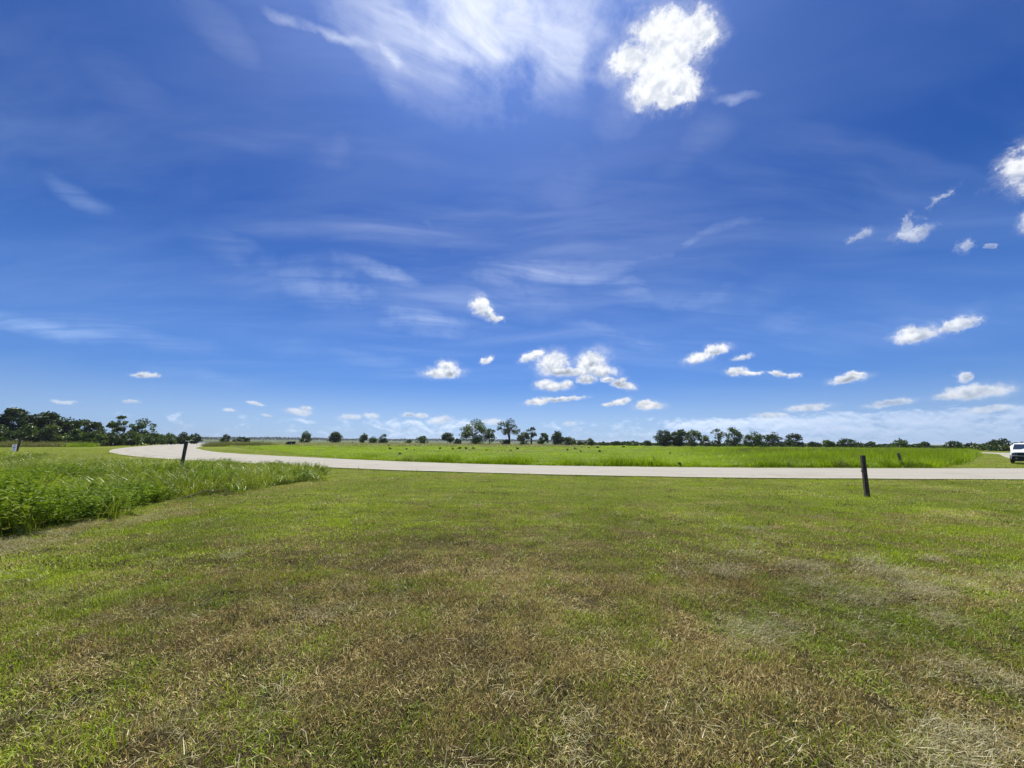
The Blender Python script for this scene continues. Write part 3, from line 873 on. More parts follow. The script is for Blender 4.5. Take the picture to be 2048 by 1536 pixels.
# ---- rank weeds and tall grass on the left
def weed_source(seed, hgt, n_stem, per, mname, leaf=(0.03, 0.07)):
    rs = np.random.default_rng(seed)
    Vs = []; Qs = []; off = 0
    for s in range(n_stem):
        b = rs.normal(0, 0.13, 2); tip = b + rs.normal(0, 0.14, 2); h = hgt * rs.uniform(0.6, 1.05)
        # stem
        w = 0.004
        Vb = np.array([[b[0] - w, b[1], 0], [b[0] + w, b[1], 0], [tip[0] + w * .4, tip[1], h], [tip[0] - w * .4, tip[1], h]])
        Vs.append(Vb); Qs.append(np.array([[0, 1, 2, 3]]) + off); off += 4
        f = rs.uniform(0.18, 1.0, per) ** 0.7
        c = np.stack([b[0] + (tip[0] - b[0]) * f, b[1] + (tip[1] - b[1]) * f, h * f], 1)
        out_ = rs.normal(0, 1, (per, 3)); out_[:, 2] = np.abs(out_[:, 2]) * 0.5; out_ /= np.linalg.norm(out_, axis=1)[:, None]
        c = c + out_ * (rs.uniform(0.02, 0.12, per) * (1.15 - 0.7 * f))[:, None]
        L = rs.uniform(leaf[0], leaf[1], per)[:, None]
        sdv = np.cross(out_, rs.normal(0, 1, (per, 3))); sdv /= np.linalg.norm(sdv, axis=1)[:, None] + 1e-9
        A = np.stack([c - out_ * L * 0.5, c + sdv * L * 0.22, c + out_ * L * 0.6 - np.array([0, 0, 1]) * L * 0.15, c - sdv * L * 0.22], 1)
        Vs.append(A.reshape(-1, 3)); Qs.append(np.arange(per * 4).reshape(-1, 4) + off); off += per * 4
    return source('w', np.vstack(Vs), np.vstack(Qs), M[mname])


rg = np.random.default_rng(5)
x, y = jitter_grid(rg, -46, -6.5, 2.5, 36, 0.30)
wob = (fbm(x * 1.1, y * 1.1, 19, 4) - 0.5) * 2.0 + rg.normal(0, 0.16, len(x))
m_ = in_poly(x + wob, y + wob * 0.7, WEEDS) & ((x > -24) | (rg.random(len(x)) < 0.4))
x = x[m_]; y = y[m_]; n = len(x)
edge = curve_dist(x, y, np.array(WEEDS[:12], float))
tallness = np.clip((fbm(x * 0.75, y * 0.75, 15, 3) - 0.5) * 1.7 + 0.5, 0, 1)
leafy_f = fbm(x * 0.35 + 9, y * 0.35, 25, 3) + rg.normal(0, 0.08, n) + 0.17 * (1 - sstep(y, 9, 13)) - 0.12 * sstep(y, 12.5, 15)
is_leafy = leafy_f > 0.46
srcs = [weed_source(200 + v, 0.92, 8, 74, 'weed_leaf') for v in range(5)]
P = np.stack([x, y, height(x, y)], 1)
hs_ = (0.30 + 0.50 * tallness + 0.16 * sstep(edge, 0.0, 1.6)) * (1.15 - 0.25 * sstep(y, 5.5, 10.0) - 0.18 * sstep(y, 11, 19)) * (0.78 + 0.22 * sstep(-x, 7, 11)) * (1 + 0.45 * np.exp(-((y - 6.2) / 1.6) ** 2))
w1 = is_leafy
scatter('weeds', P[w1], np.stack([rg.normal(0, .08, w1.sum()), rg.normal(0, .08, w1.sum()), rg.uniform(0, 6.28, w1.sum())], 1),
        np.stack([rg.uniform(0.9, 1.3, w1.sum())] * 2 + [hs_[w1]], 1), rg.integers(0, 5, w1.sum()), srcs, 'leafy green weeds massed at the left of the lawn')
w3 = (rg.random(n) < 0.22 + 0.18 * sstep(y + x * 0.25, 8, 14)) & (edge > 0.2)
w2 = (~is_leafy) | ((rg.random(n) < 0.42) & (edge > 0.5))
srcs = []
for v in range(5):
    rs = np.random.default_rng(300 + v)
    Vb, qb = blades(rs, 34, 0.20, (0.55, 1.15), (0.008, 0.016), 0.22, 1.0, 6, droop=0.10, wind=(0.55, -0.15))
    srcs.append(source('g', Vb, qb, M['tall_blade']))
scatter('tall_grass', P[w2], np.stack([rg.normal(0, .08, w2.sum()), rg.normal(0, .08, w2.sum()), rg.normal(0, 0.5, w2.sum())], 1),
        np.stack([rg.uniform(0.85, 1.15, w2.sum())] * 2 + [np.clip(hs_[w2] * 1.02, 0.4, 1.1)], 1), rg.integers(0, 5, w2.sum()), srcs, 'long arching grass blades growing up through the weeds at the left')

srcs = []
for v in range(4):
    rs = np.random.default_rng(330 + v)
    Vb, qb = blades(rs, 7, 0.22, (0.75, 1.25), (0.009, 0.016), 0.16, 0.95, 7, droop=0.16, wind=(0.75, -0.2))
    srcs.append(source('s', Vb, qb, M['straw' if v == 3 else 'tall_blade']))
scatter('tall_grass', P[w3], np.stack([rg.normal(0, .06, w3.sum()), rg.normal(0, .06, w3.sum()), rg.normal(0, 0.35, w3.sum())], 1),
        np.stack([rg.uniform(0.85, 1.15, w3.sum())] * 2 + [rg.uniform(0.62, 1.0, w3.sum()) * (1 - 0.2 * sstep(y[w3], 14, 20))], 1), rg.integers(0, 4, w3.sum()), srcs, 'single long grass stalks bending over the top of the weeds')

# ---- the green meadow behind the road
rg = np.random.default_rng(6)


def field_pts(y0, y1, step, k=1.35):
    x, y = jitter_grid(rg, -k * y1, k * y1, y0, y1, step)
    ok = np.abs(x) < k * y + 2
    x = x[ok]; y = y[ok]
    ok = ~in_poly(x, y, ROADP) & ~in_poly(x, y, SIDEP)
    inside = in_poly(x, y, [tuple(p) for p in IC[::4]] + [(-195, 400), (300, 400), (300, 28)])
    ok &= inside
    hill = in_poly(x, y, HILL_EDGE + [(30, 330), (-60, 330), (-200, 330), (-200, 20), (-20, 20)])
    ok &= hill
    return x[ok], y[ok]


parts = []
for (y0, y1, st) in ((24.5, 36, 0.42), (36, 60, 0.70), (60, 100, 1.15), (100, 230, 2.3)):
    x, y = field_pts(y0, y1, st)
    parts.append((x, y, np.full(len(x), st)))
x = np.concatenate([p[0] for p in parts]); y = np.concatenate([p[1] for p in parts]); st = np.concatenate([p[2] for p in parts])
dI = curve_dist(x, y, IC[::2])
# the mown strip along the inside of the left bend
verge = np.where(x < -16, 1.2 + 5.5 * sstep(-x, 16, 34) * (1 - sstep(y, 70, 110)), 0.75 + 0.5 * (fbm(x * 0.3, y * 0 + 1, 7) - 0.5))
ok = dI > verge
x = x[ok]; y = y[ok]; st = st[ok]; dI = dI[ok]
n = len(x)
low = 0.13 + 0.16 * fbm(x * 0.12, y * 0.12, 91, 3)
rim = np.exp(-((dI - 1.8) / 1.6) ** 2) * (x > -14) * sstep(fbm(x * 0.4, y * 0.4, 93, 3), 0.38, 0.66) * 0.5
hillh = 0.80 * sstep(x - 0.18 * y, 8, 26) * (1 - sstep(y, 66, 110)) * (0.7 + 0.6 * fbm(x * 0.16, y * 0.16, 95, 3)) * sstep(dI, 0.5, 8)
back = np.where(x > 16, 0.28, 0.5) * sstep(y + 0.25 * np.abs(x + 10), 92, 118) * (0.75 + 0.5 * fbm(x * 0.1, y * 0.1, 97, 3))
H_ = low + rim + hillh + back
srcs = []
for v in range(4):
    rs = np.random.default_rng(400 + v)
    Vb, qb = blades(rs, 46, 0.55, (0.65, 1.15), (0.018, 0.040), 0.35, 1.1, 4, droop=0.05, wind=(0.3, -0.1))
    srcs.append(source('f', Vb, qb, M['field_blade']))
for v in range(3):
    rs = np.random.default_rng(420 + v)
    Vb, qb = blades(rs, 46, 0.7, (0.6, 1.1), (0.014, 0.034), 0.28, 0.7, 3)
    srcs.append(source('f', Vb, qb, M['seed_grass']))
seedy = (y + 0.25 * np.abs(x + 10) + rg.normal(0, 6, n)) > np.where(x > 22, 150, 108)
seedy |= rg.random(n) < 0.04 + 0.42 * sstep(fbm(x * 0.05, y * 0.11, 99, 3), 0.52, 0.66) * (y > 44)
pick = np.where(seedy, 4 + rg.integers(0, 3, n), rg.integers(0, 4, n))
wscl = np.where(st < 0.5, 0.75, np.where(st < 0.8, 1.0, np.where(st < 1.5, 1.5, 2.8))) * rg.uniform(0.85, 1.2, n)
scatter('field_grass', np.stack([x, y, height(x, y)], 1), np.stack([rg.normal(0, .06, n), rg.normal(0, .06, n), rg.uniform(0, 6.28, n)], 1),
        np.stack([wscl, wscl, H_ * rg.uniform(0.85, 1.2, n)], 1), pick, srcs, 'bright green meadow grass filling the field behind the road')

# ---- dry, greyish tall grass at the foot of the woods on the far left
x, y = jitter_grid(rg, -150, -58, 56, 128, 0.9)
rad_ = np.hypot(x, y); azd = np.degrees(np.arctan2(x, y))
edge_y = 60 + 0.0 * x
dO = curve_dist(x, y, OC[::2])
ok = (rad_ > 109 + 4 * (fbm(x * .2, y * .2, 3) - .5)) & (dO > 5 + 2 * fbm(x * .1, y * .1, 4)) & ~in_poly(x, y, ROADP) & (rad_ < 160)
ok &= (x < -60) & (y > 50) & ((y < 100) | (x < np.interp(y, OC[:, 1][::-1][::-1], OC[:, 0])))
x = x[ok]; y = y[ok]; n = len(x)
srcs = []
for v in range(3):
    rs = np.random.default_rng(440 + v)
    Vb, qb = blades(rs, 44, 0.6, (0.7, 1.3), (0.012, 0.030), 0.25, 0.7, 3)
    srcs.append(source('d', Vb, qb, M['seed_grass']))
for v in range(2):
    rs = np.random.default_rng(450 + v)
    Vb, qb = blades(rs, 44, 0.6, (0.7, 1.3), (0.016, 0.036), 0.3, 0.9, 3)
    srcs.append(source('d', Vb, qb, M['field_blade']))
greenp = fbm(x * 0.08, y * 0.08, 13, 3) > 0.56
pick = np.where(greenp, 3 + rg.integers(0, 2, n), rg.integers(0, 3, n))
scatter('dry_grass', np.stack([x, y, height(x, y)], 1), np.stack([rg.normal(0, .06, n), rg.normal(0, .06, n), rg.uniform(0, 6.28, n)], 1),
        np.stack([rg.uniform(1.2, 1.7, n)] * 2 + [rg.uniform(0.7, 1.15, n)], 1), pick, srcs, 'tall dry greyish grass along the foot of the woods on the left')


# ------------------------------------------------------------------ trees
def leaf_quads(rs, centers, radii, n, size, flat=1.0):
    """n ragged leaf sprays spread through the given lobes"""
    w = radii ** 2; k = rs.choice(len(centers), n, p=w / w.sum())
    v = rs.normal(0, 1, (n, 3)); v /= np.linalg.norm(v, axis=1)[:, None]
    r = rs.random(n) ** 0.45
    c = centers[k] + v * (r * radii[k])[:, None] * np.array([1, 1, flat])
    a = rs.normal(0, 1, (n, 3)); a /= np.linalg.norm(a, axis=1)[:, None]
    b = np.cross(a, rs.normal(0, 1, (n, 3))); b /= np.linalg.norm(b, axis=1)[:, None] + 1e-9
    s = (size * rs.uniform(0.55, 1.35, n))[:, None]
    A = np.stack([c - a * s, c + b * s * 0.55 + a * s * 0.1, c + a * s, c - b * s * 0.45 - a * s * 0.15], 1)
    return A.reshape(-1, 3), np.arange(n * 4).reshape(-1, 4)


def make_tree(kind, x, y, H, Wd, style, leaf, label, cat, group, seed, dens=1.0, name='tree'):
    rs = np.random.default_rng(seed)
    z0 = float(height(np.array(x), np.array(y)))
    if group == G_F: Wd *= 1.12
    if group == G_W: H *= 0.99; Wd *= 1.25; dens *= 1.3
    root = empty(name, (x, y, z0), 0)
    tag(root, label, cat, group)
    Rw = Wd / 2
    if style == 'round':
        K = 30; cz, rz, lo = 0.50 * H, 0.50 * H, 0.05
    elif style == 'open':
        K = 28; cz, rz, lo = 0.53 * H, 0.47 * H, 0.07
    elif style == 'sparse':
        K = 24; cz, rz, lo = 0.66 * H, 0.34 * H, 0.40
    elif style == 'lean':
        K = 16; cz, rz, lo = 0.66 * H, 0.30 * H, 0.4
    elif style == 'flat':
        K = 34; cz, rz, lo = 0.52 * H, 0.46 * H, 0.05
    else:
        K = 22; cz, rz, lo = 0.46 * H, 0.54 * H, 0.03
    C = []; guard = 0
    while len(C) < K and guard < 900:
        guard += 1
        v = rs.normal(0, 1, 3); v /= np.linalg.norm(v)
        rr_ = rs.uniform(0.45, 0.86)
        p = np.array([v[0] * Rw * rr_, v[1] * Rw * rr_, cz + v[2] * rz * rr_])
        if style == 'flat':
            p[2] = cz + v[2] * rz * 0.8
        if p[2] < lo * H:
            continue
        C.append(p)
    C = np.array(C)
    C[0] = (rs.normal(0, 0.1) * Rw, 0, cz + rz * 0.72)
    if style == 'lean':
        C[:, 0] += 0.10 * Wd + 0.22 * (C[:, 2] - 0.3 * H)
    rads = rs.uniform(0.16, 0.27, len(C)) * Wd * {'sparse': 0.62, 'open': 0.8, 'lean': 0.72, 'round': 1.0, 'bush': 1.0, 'flat': 0.95}[style]
    rads = np.minimum(rads, 0.30 * H) * (1 - 0.5 * np.clip(np.hypot(C[:, 0], C[:, 1]) / Rw, 0, 1) ** 2)
    flat = {'flat': 0.65, 'bush': 0.75}.get(style, 0.8)
    top = (C[:, 2] + rads * flat).max()
    C[:, 2] *= min(1.0, H * 1.0 / top) * 1.0
    # woody frame
    bmt = bmesh.new()
    tr = max(0.05, 0.020 * H + 0.010 * Wd)
    if style in ('sparse', 'open'):
        stems = 5 if style == 'sparse' else 3
        for s in range(stems):
            t_ang = rs.uniform(0, 6.28)
            grp = C[s::stems]
            tgt = grp.mean(0)
            b0 = np.array([rs.normal(0, 0.25), rs.normal(0, 0.2), -0.1])
            m1 = b0 * 0.6 + tgt * 0.4 * np.array([0.8, 0.8, 1.1]); m2 = b0 * 0.3 + tgt * 0.7
            add_tube(bmt, [b0, m1, m2, tgt], [tr * 0.75, tr * 0.55, tr * 0.42, tr * 0.25], 6)
            for c in grp:
                f = rs.uniform(0.55, 0.95); st_ = m1 * (1 - f) + tgt * f
                mid = (st_ + c) / 2 + rs.normal(0, 0.03, 3) * Wd + np.array([0, 0, 0.03 * H])
                add_tube(bmt, [st_, mid, c, c + (c - mid) * 0.5], [tr * 0.26, tr * 0.18, tr * 0.10, tr * 0.04], 5)
    else:
        lean = 0.30 * H if style == 'lean' else rs.normal(0, 0.03) * H
        fork = np.array([lean, rs.normal(0, 0.03) * H, (0.42 if style == 'lean' else 0.34) * H if style != 'bush' else 0.15 * H])
        add_tube(bmt, [np.array([-0.2 * lean, 0, -0.1]), fork * np.array([0.4, 0.5, 0.5]), fork], [tr, tr * 0.85, tr * 0.7], 7)
        for c in C:
            mid = fork * 0.5 + c * 0.5 + rs.normal(0, 0.04, 3) * Wd
            add_tube(bmt, [fork, mid, c], [tr * 0.38, tr * 0.24, tr * 0.08], 5)
    obj_bm('trunk', bmt, M['bark'], root)
    size = np.clip(0.0018 * math.hypot(x, y), 0.12, 0.32)
    n = int(np.clip(dens * 4.6 * Wd * H / size ** 2 * {'sparse': 0.20, 'open': 0.55, 'lean': 0.45, 'round': 1.0, 'bush': 1.0, 'flat': 0.8}[style], 400, 12000))
    Vq, Fq = leaf_quads(rs, C, rads, n, size, flat)
    ok = (Vq.reshape(-1, 4, 3)[:, :, 2].min(1) > 0.0)
    Vq = Vq.reshape(-1, 4, 3)[ok].reshape(-1, 3)
    obj_np('crown', Vq, np.arange(len(Vq)).reshape(-1, 4), M[leaf], root)
    return root


G_W = 'trees of the woods on the left'
G_B = 'bushes along the front of the woods'
G_F = 'trees beyond the field'
G_L = 'low bushes beyond the field'
T = [
    # woods, far left
    (-113.0, 84, 7.2, 4.6, 'flat', 'tree_dark', 'dark spreading tree cut by the left edge of the photo', 'tree', G_W),
    (-110.6, 86, 8.6, 5.0, 'flat', 'tree_dark', 'tallest dark tree in the left woods, with a ragged flat top', 'tree', G_W),
    (-109.2, 88, 7.3, 4.2, 'round', 'tree_dark', 'dark tree in the dip between the two tallest crowns of the left woods', 'tree', G_W),
    (-108.4, 90, 8.1, 5.4, 'flat', 'tree_dark', 'second tallest dark tree in the left woods, crown sloping to the right', 'tree', G_W),
    (-106.0, 92, 6.7, 4.8, 'round', 'tree_dark', 'rounded dark tree stepping down from the tall left woods', 'tree', G_W),
    (-104.2, 94, 6.5, 4.0, 'flat', 'tree_mid', 'mid-green woods tree with a pointed spray at its top', 'tree', G_W),
    (-101.9, 95, 6.0, 3.4, 'round', 'tree_dark', 'small dark tree just left of the leaning tree', 'tree', G_W),
    (-98.6, 96, 7.9, 4.6, 'lean', 'tree_mid', 'leaning open-crowned tree with a bare slanting trunk above the bushes', 'tree', None),
    (-95.2, 100, 6.9, 6.0, 'open', 'tree_mid', 'rounded tree with gaps in its crown, alone at the right end of the left woods', 'tree', None),
    # bushes in front of the woods
    (-97.5, 74, 4.2, 4.4, 'bush', 'tree_mid', 'green bush at the left edge in front of the tallest trees', 'bush', G_B),
    (-94.6, 76, 4.6, 4.2, 'bush', 'tree_mid', 'bush behind the small white sign, in front of the woods', 'bush', G_B),
    (-91.4, 77, 4.5, 4.2, 'bush', 'tree_light', 'bright yellowish-green bush in the middle of the woods front', 'bush', G_B),
    (-88.6, 79, 3.7, 3.8, 'bush', 'tree_mid', 'dark-based bush under the rounded woods tree', 'bush', G_B),
    (-86.4, 81, 3.5, 3.6, 'bush', 'tree_mid', 'bush under the pointed woods tree, beside the pale green weeds', 'bush', G_B),
    (-87.2, 85, 3.3, 5.0, 'bush', 'tree_dark', 'dark bush at the foot of the leaning tree', 'bush', G_B),
    (-88.6, 91, 3.4, 5.4, 'bush', 'tree_mid', 'bush in the gap between the leaning tree and the rounded tree', 'bush', G_B),
    (-91.2, 99, 3.6, 5.6, 'bush', 'tree_mid', 'bush at the right foot of the rounded gappy tree', 'bush', G_B),
    (-95.4, 108, 3.3, 4.6, 'bush', 'tree_mid', 'low bush halfway along the hedge that runs to the lake gap', 'bush', G_B),
    (-99.8, 118, 3.7, 4.4, 'bush', 'tree_dark', 'bush second from the lake end of the hedge', 'bush', G_B),
    (-104.0, 128, 3.6, 4.0, 'bush', 'tree_dark', 'last bush of the left hedge, beside the gap where the lake shows', 'bush', G_B),
    # beside the lake gap
    (-125.0, 170, 4.0, 4.2, 'bush', 'tree_dark', 'dark upright bush on the right side of the lake gap', 'bush', G_L),
    (-121.5, 175, 3.0, 9.0, 'bush', 'tree_dark', 'long low dark thicket right of the lake gap', 'bush', G_L),
    # scattered trees at the middle left
    (-90.1, 170, 5.6, 5.0, 'bush', 'tree_mid', 'small ragged tree above the dark box in the field', 'tree', G_F),
    (-76.1, 168, 5.5, 5.6, 'round', 'tree_dark', 'small round dark tree, second one right of the dark box', 'tree', G_F),
    (-65.6, 172, 5.0, 3.6, 'bush', 'tree_mid', 'small upright tree left of a pair of low trees near the middle left', 'tree', G_F),
    (-61.6, 174, 3.4, 4.4, 'bush', 'tree_mid', 'low bush squeezed between two small upright trees', 'bush', G_L),
    (-56.1, 170, 4.6, 4.4, 'bush', 'tree_dark', 'small conical dark tree beside a low bush', 'tree', G_F),
    (-39.5, 172, 3.9, 6.6, 'bush', 'tree_mid', 'wide low thicket left of the middle of the skyline', 'bush', G_L),
    (-45.6, 173, 2.4, 3.4, 'bush', 'tree_mid', 'very low bush at the left end of the wide thicket', 'bush', G_L),
    (-28.0, 170, 5.5, 5.2, 'round', 'tree_dark', 'small round tree just left of the big broad tree', 'tree', G_F),
    # the central group
    (-14.0, 150, 10.2, 12.6, 'open', 'tree_mid', 'biggest broad leafy tree at the centre of the skyline', 'tree', None),
    (-8.2, 149, 6.7, 5.0, 'open', 'tree_mid', 'smaller tree with drooping crown against the big tree on its right', 'tree', G_F),
    (-20.6, 149, 2.6, 3.4, 'bush', 'tree_dark', 'dark bush at the left foot of the big broad tree', 'bush', G_L),
    (-0.7, 146, 10.5, 11.4, 'sparse', 'tree_dark', 'tall sparse tree with several bare spreading trunks', 'tree', None),
    (-2.2, 146, 2.4, 4.6, 'bush', 'tree_dark', 'dark bush around the foot of the sparse tree with bare trunks', 'bush', G_L),
    (4.5, 144, 5.4, 4.8, 'bush', 'tree_light', 'bright green small tree right of the bare trunks', 'tree', G_F),
    (7.4, 148, 7.4, 5.2, 'sparse', 'tree_dark', 'thin slender tree with very few leaves', 'tree', G_F),
    (11.8, 146, 5.0, 4.0, 'bush', 'tree_mid', 'upright small tree between the thin tree and the round dark tree', 'tree', G_F),
    (17.3, 145, 5.8, 5.8, 'round', 'tree_dark', 'round dark tree right of the central group', 'tree', G_F),
    (21.6, 146, 3.6, 4.6, 'bush', 'tree_light', 'pale bush against the right side of the round dark tree', 'bush', G_L),
    (25.7, 146, 2.2, 2.8, 'bush', 'tree_light', 'tiny pale bush standing apart in the gap right of the centre', 'bush', G_L),
    (28.3, 140, 3.0, 3.4, 'bush', 'tree_light', 'light green bush at the left end of the long low hedge', 'bush', G_L),
    # low band
    (33.5, 142, 1.9, 5.4, 'bush', 'tree_dark', 'first low clump of the long hedge, next to the light green bush', 'bush', G_L),
    (38.5, 141, 2.1, 5.4, 'bush', 'tree_dark', 'low clump halfway along the long hedge', 'bush', G_L),
    (43.2, 139, 2.3, 5.2, 'bush', 'tree_mid', 'low clump of the long hedge close to the black-green tree', 'bush', G_L),
    (46.9, 134, 2.4, 4.2, 'bush', 'tree_mid', 'low bush touching the left side of the black-green tree', 'bush', G_L),
    # right-hand group
    (50.2, 128, 6.0, 5.8, 'round', 'tree_dark', 'dense black-green tree, left half of the darkest pair', 'tree', G_F),
    (54.9, 126, 6.2, 5.8, 'round', 'tree_dark', 'dense black-green tree, right half of the darkest pair', 'tree', G_F),
    (60.2, 129, 6.2, 6.0, 'open', 'tree_light', 'light green tree hugging the right side of the darkest pair', 'tree', G_F),
    (63.6, 128, 4.3, 3.4, 'open', 'tree_light', 'small pale tree trailing off right of the light green tree', 'tree', G_F),
    (70.2, 132, 6.6, 4.6, 'sparse', 'tree_light', 'pale see-through tree left of the tall spreading one', 'tree', G_F),
    (74.0, 130, 7.0, 6.2, 'open', 'tree_mid', 'tallest spreading tree of the right-hand group', 'tree', G_F),
    (79.9, 128, 5.8, 6.8, 'open', 'tree_mid', 'broad brownish-green tree in the middle of the right-hand row', 'tree', G_F),
    (85.6, 127, 5.4, 5.6, 'open', 'tree_dark', 'dark tree with sky gaps, second from the right of the row', 'tree', G_F),
    (90.0, 124, 5.0, 5.4, 'flat', 'tree_dark', 'flat-topped dark tree at the right end of the row', 'tree', G_F),
    (66.9, 127, 2.6, 5.2, 'bush', 'tree_dark', 'dark bush filling the gap between the pale trees', 'bush', G_L),
    (78.0, 125, 2.4, 6.5, 'bush', 'tree_dark', 'dark undergrowth beneath the broad brownish-green tree', 'bush', G_L),
    (86.5, 122, 2.3, 6.5, 'bush', 'tree_dark', 'dark undergrowth beneath the flat-topped tree', 'bush', G_L),
    # low trees towards the right edge
    (92.4, 119, 2.3, 4.6, 'bush', 'tree_dark', 'low dark clump just right of the flat-topped tree', 'bush', G_L),
    (94.4, 116, 2.8, 4.0, 'bush', 'tree_mid', 'small rounded olive bush left of a broader dark one', 'bush', G_L),
    (96.6, 112, 3.2, 5.0, 'flat', 'tree_dark', 'broad low dark tree above the big leaning post', 'tree', G_F),
    (103.0, 115, 2.2, 5.0, 'bush', 'tree_dark', 'low clump right of the broad low dark tree', 'bush', G_L),
    (108.6, 118, 2.4, 4.2, 'bush', 'tree_mid', 'low rounded bush left of the pale ragged tree', 'bush', G_L),
    (103.6, 104, 3.2, 3.8, 'open', 'tree_mid', 'small ragged pale tree right of the big post', 'tree', G_F),
    (107.5, 107, 2.0, 4.0, 'bush', 'tree_dark', 'very low dark bush between the ragged tree and a domed one', 'bush', G_L),
    (110.2, 104, 2.4, 4.2, 'bush', 'tree_dark', 'domed low dark tree right of the thin leaning post', 'tree', G_F),
    (113.2, 100, 2.6, 4.4, 'bush', 'tree_dark', 'domed low dark tree nearest the board sign', 'tree', G_F),
    (125.5, 108, 1.3, 4.0, 'bush', 'tree_dark', 'low dark bush behind the board sign', 'bush', G_L),
    (137.2, 116, 2.2, 4.2, 'bush', 'tree_dark', 'dark bush where the side road disappears', 'bush', G_L),
    (136.4, 111, 2.3, 4.0, 'bush', 'tree_dark', 'dark bush left of the big domed tree', 'bush', G_L),
    (136.4, 108, 3.6, 5.4, 'round', 'tree_dark', 'big domed dark tree left of the white vehicle', 'tree', G_F),
    (134.0, 103, 2.4, 4.0, 'bush', 'tree_dark', 'dark bush right of the big domed tree, above the roof line', 'bush', G_L),
    (127.5, 96, 2.4, 4.6, 'bush', 'tree_dark', 'dark bush behind the white vehicle', 'bush', G_L),
]
for k, (x, y, H, Wd, style, leaf, label, cat, group) in enumerate(T):
    make_tree(k, x, y, H, Wd, style, leaf, label, cat, group, 1000 + k, name='bush' if cat == 'bush' else 'tree')

# far wooded shore across the lake: one mass
rg = np.random.default_rng(8)
n = 9000
a_ = np.radians(rg.uniform(-62, 11, n))
r_ = rg.uniform(1555, 1680, n)
hh = 5 + 7 * fbm(np.degrees(a_) * 0.35, a_ * 0, 3, 5)
zc = rg.random(n) ** 0.6 * hh
C = np.stack([r_ * np.sin(a_), r_ * np.cos(a_), height(r_ * np.sin(a_), r_ * np.cos(a_)) - 1.0 + zc], 1)
aV = rg.normal(0, 1, (n, 3)); aV[:, 2] *= 0.7
bV = np.cross(aV, rg.normal(0, 1, (n, 3))); aV /= np.linalg.norm(aV, axis=1)[:, None]; bV /= np.linalg.norm(bV, axis=1)[:, None]
s_ = rg.uniform(2.0, 4.5, n)[:, None]
A = np.stack([C - aV * s_, C + bV * s_ * 0.7, C + aV * s_, C - bV * s_ * 0.7], 1)
tag(obj_np('far_woods', A.reshape(-1, 3), np.arange(n * 4).reshape(-1, 4), M['far_leaf']), 'hazy blue wooded shore across the lake', kind='stuff')

# low scrub running along behind the field on the right, too tangled to count
n = 16000
a_ = np.radians(9 + 46.5 * rg.random(n)); r_ = 158 + 14 * rg.random(n)
hh = 0.7 + 1.5 * fbm(np.degrees(a_) * 0.8, a_ * 0, 33, 4)
C = np.stack([r_ * np.sin(a_), r_ * np.cos(a_), rg.random(n) ** 0.7 * hh], 1)
aV = rg.normal(0, 1, (n, 3)); bV = np.cross(aV, rg.normal(0, 1, (n, 3)))
aV /= np.linalg.norm(aV, axis=1)[:, None]; bV /= np.linalg.norm(bV, axis=1)[:, None]
s_ = rg.uniform(0.2, 0.45, n)[:, None]
A = np.stack([C - aV * s_, C + bV * s_ * 0.7, C + aV * s_, C - bV * s_ * 0.7], 1)
tag(obj_np('undergrowth', A.reshape(-1, 3), np.arange(n * 4).reshape(-1, 4), M['tree_dark']), 'dark low scrub running along the back of the field on the right', kind='stuff')

# ------------------------------------------------------------------ dark weed clumps standing out of the meadow
CL = [(-20.91, 67.14, 0.44), (-31.97, 101.89, 0.53), (-18.56, 69.07, 0.36), (-15.3, 61.11, 0.28), (-11.83, 41.47, 0.35), (-27.89, 113.26, 0.59), (-13.44, 73.38, 0.48), (-10.53, 69.36, 0.45), (-9.49, 71.28, 0.56), (-8.56, 73.25, 0.57), (-7.23, 73.69, 0.57), (-3.97, 62.96, 0.33), (-0.11, 61.01, 0.32), (1.14, 73.01, 0.57), (9.85, 68.8, 0.45), (12.49, 76.55, 0.5), (20.72, 93.84, 0.61), (18.44, 92.99, 0.48), (5.59, 44.54, 0.2), (9.87, 56.24, 0.37), (12.84, 56.93, 0.48), (29.41, 102.28, 0.8), (32.64, 76.46, 0.5), (34.55, 74.48, 0.68), (20.88, 51.47, 0.27), (23.74, 51.23, 0.23), (24.13, 48.64, 0.25), (24.88, 38.48, 0.32), (11.4, 26.6, 0.26), (9.57, 26.9, 0.3), (80.2, 103.07, 1.07), (77.8, 88.07, 0.9), (81.81, 76.52, 0.8)]
rg = np.random.default_rng(9)
protos = []
for v in range(4):
    C = np.stack([rg.normal(0, 0.28, 8), rg.normal(0, 0.28, 8), rg.uniform(0.25, 0.8, 8)], 1)
    Vq, Fq = leaf_quads(rg, C, rg.uniform(0.18, 0.34, 8), 260, 0.13)
    Vq[:, 2] = np.maximum(Vq[:, 2], -0.05)
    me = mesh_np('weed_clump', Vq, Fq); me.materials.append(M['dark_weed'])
    protos.append(me)
for k, (x, y, s) in enumerate(CL):
    o = link(bpy.data.objects.new('weed_clump', protos[k % 4]))
    o.location = (x, y, 0.08); o.rotation_euler = (0, 0, rg.uniform(0, 6.28))
    o.scale = (s * 0.9, s * 0.9, s * 0.85)
    tag(o, 'small dark weed clump standing out of the bright green field', 'weed clump', 'dark weed clumps dotted over the green field')
BIG = empty('bush', (46.33, 71.48, 0)); tag(BIG, 'biggest dark weedy bush standing alone in the green field', 'bush')
C = np.stack([rg.normal(0, 0.55, 12), rg.normal(0, 0.4, 12), rg.uniform(0.5, 1.3, 12)], 1)
Vq, Fq = leaf_quads(rg, C, rg.uniform(0.25, 0.45, 12), 700, 0.14)
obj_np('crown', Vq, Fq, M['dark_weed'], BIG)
bm = bmesh.new()
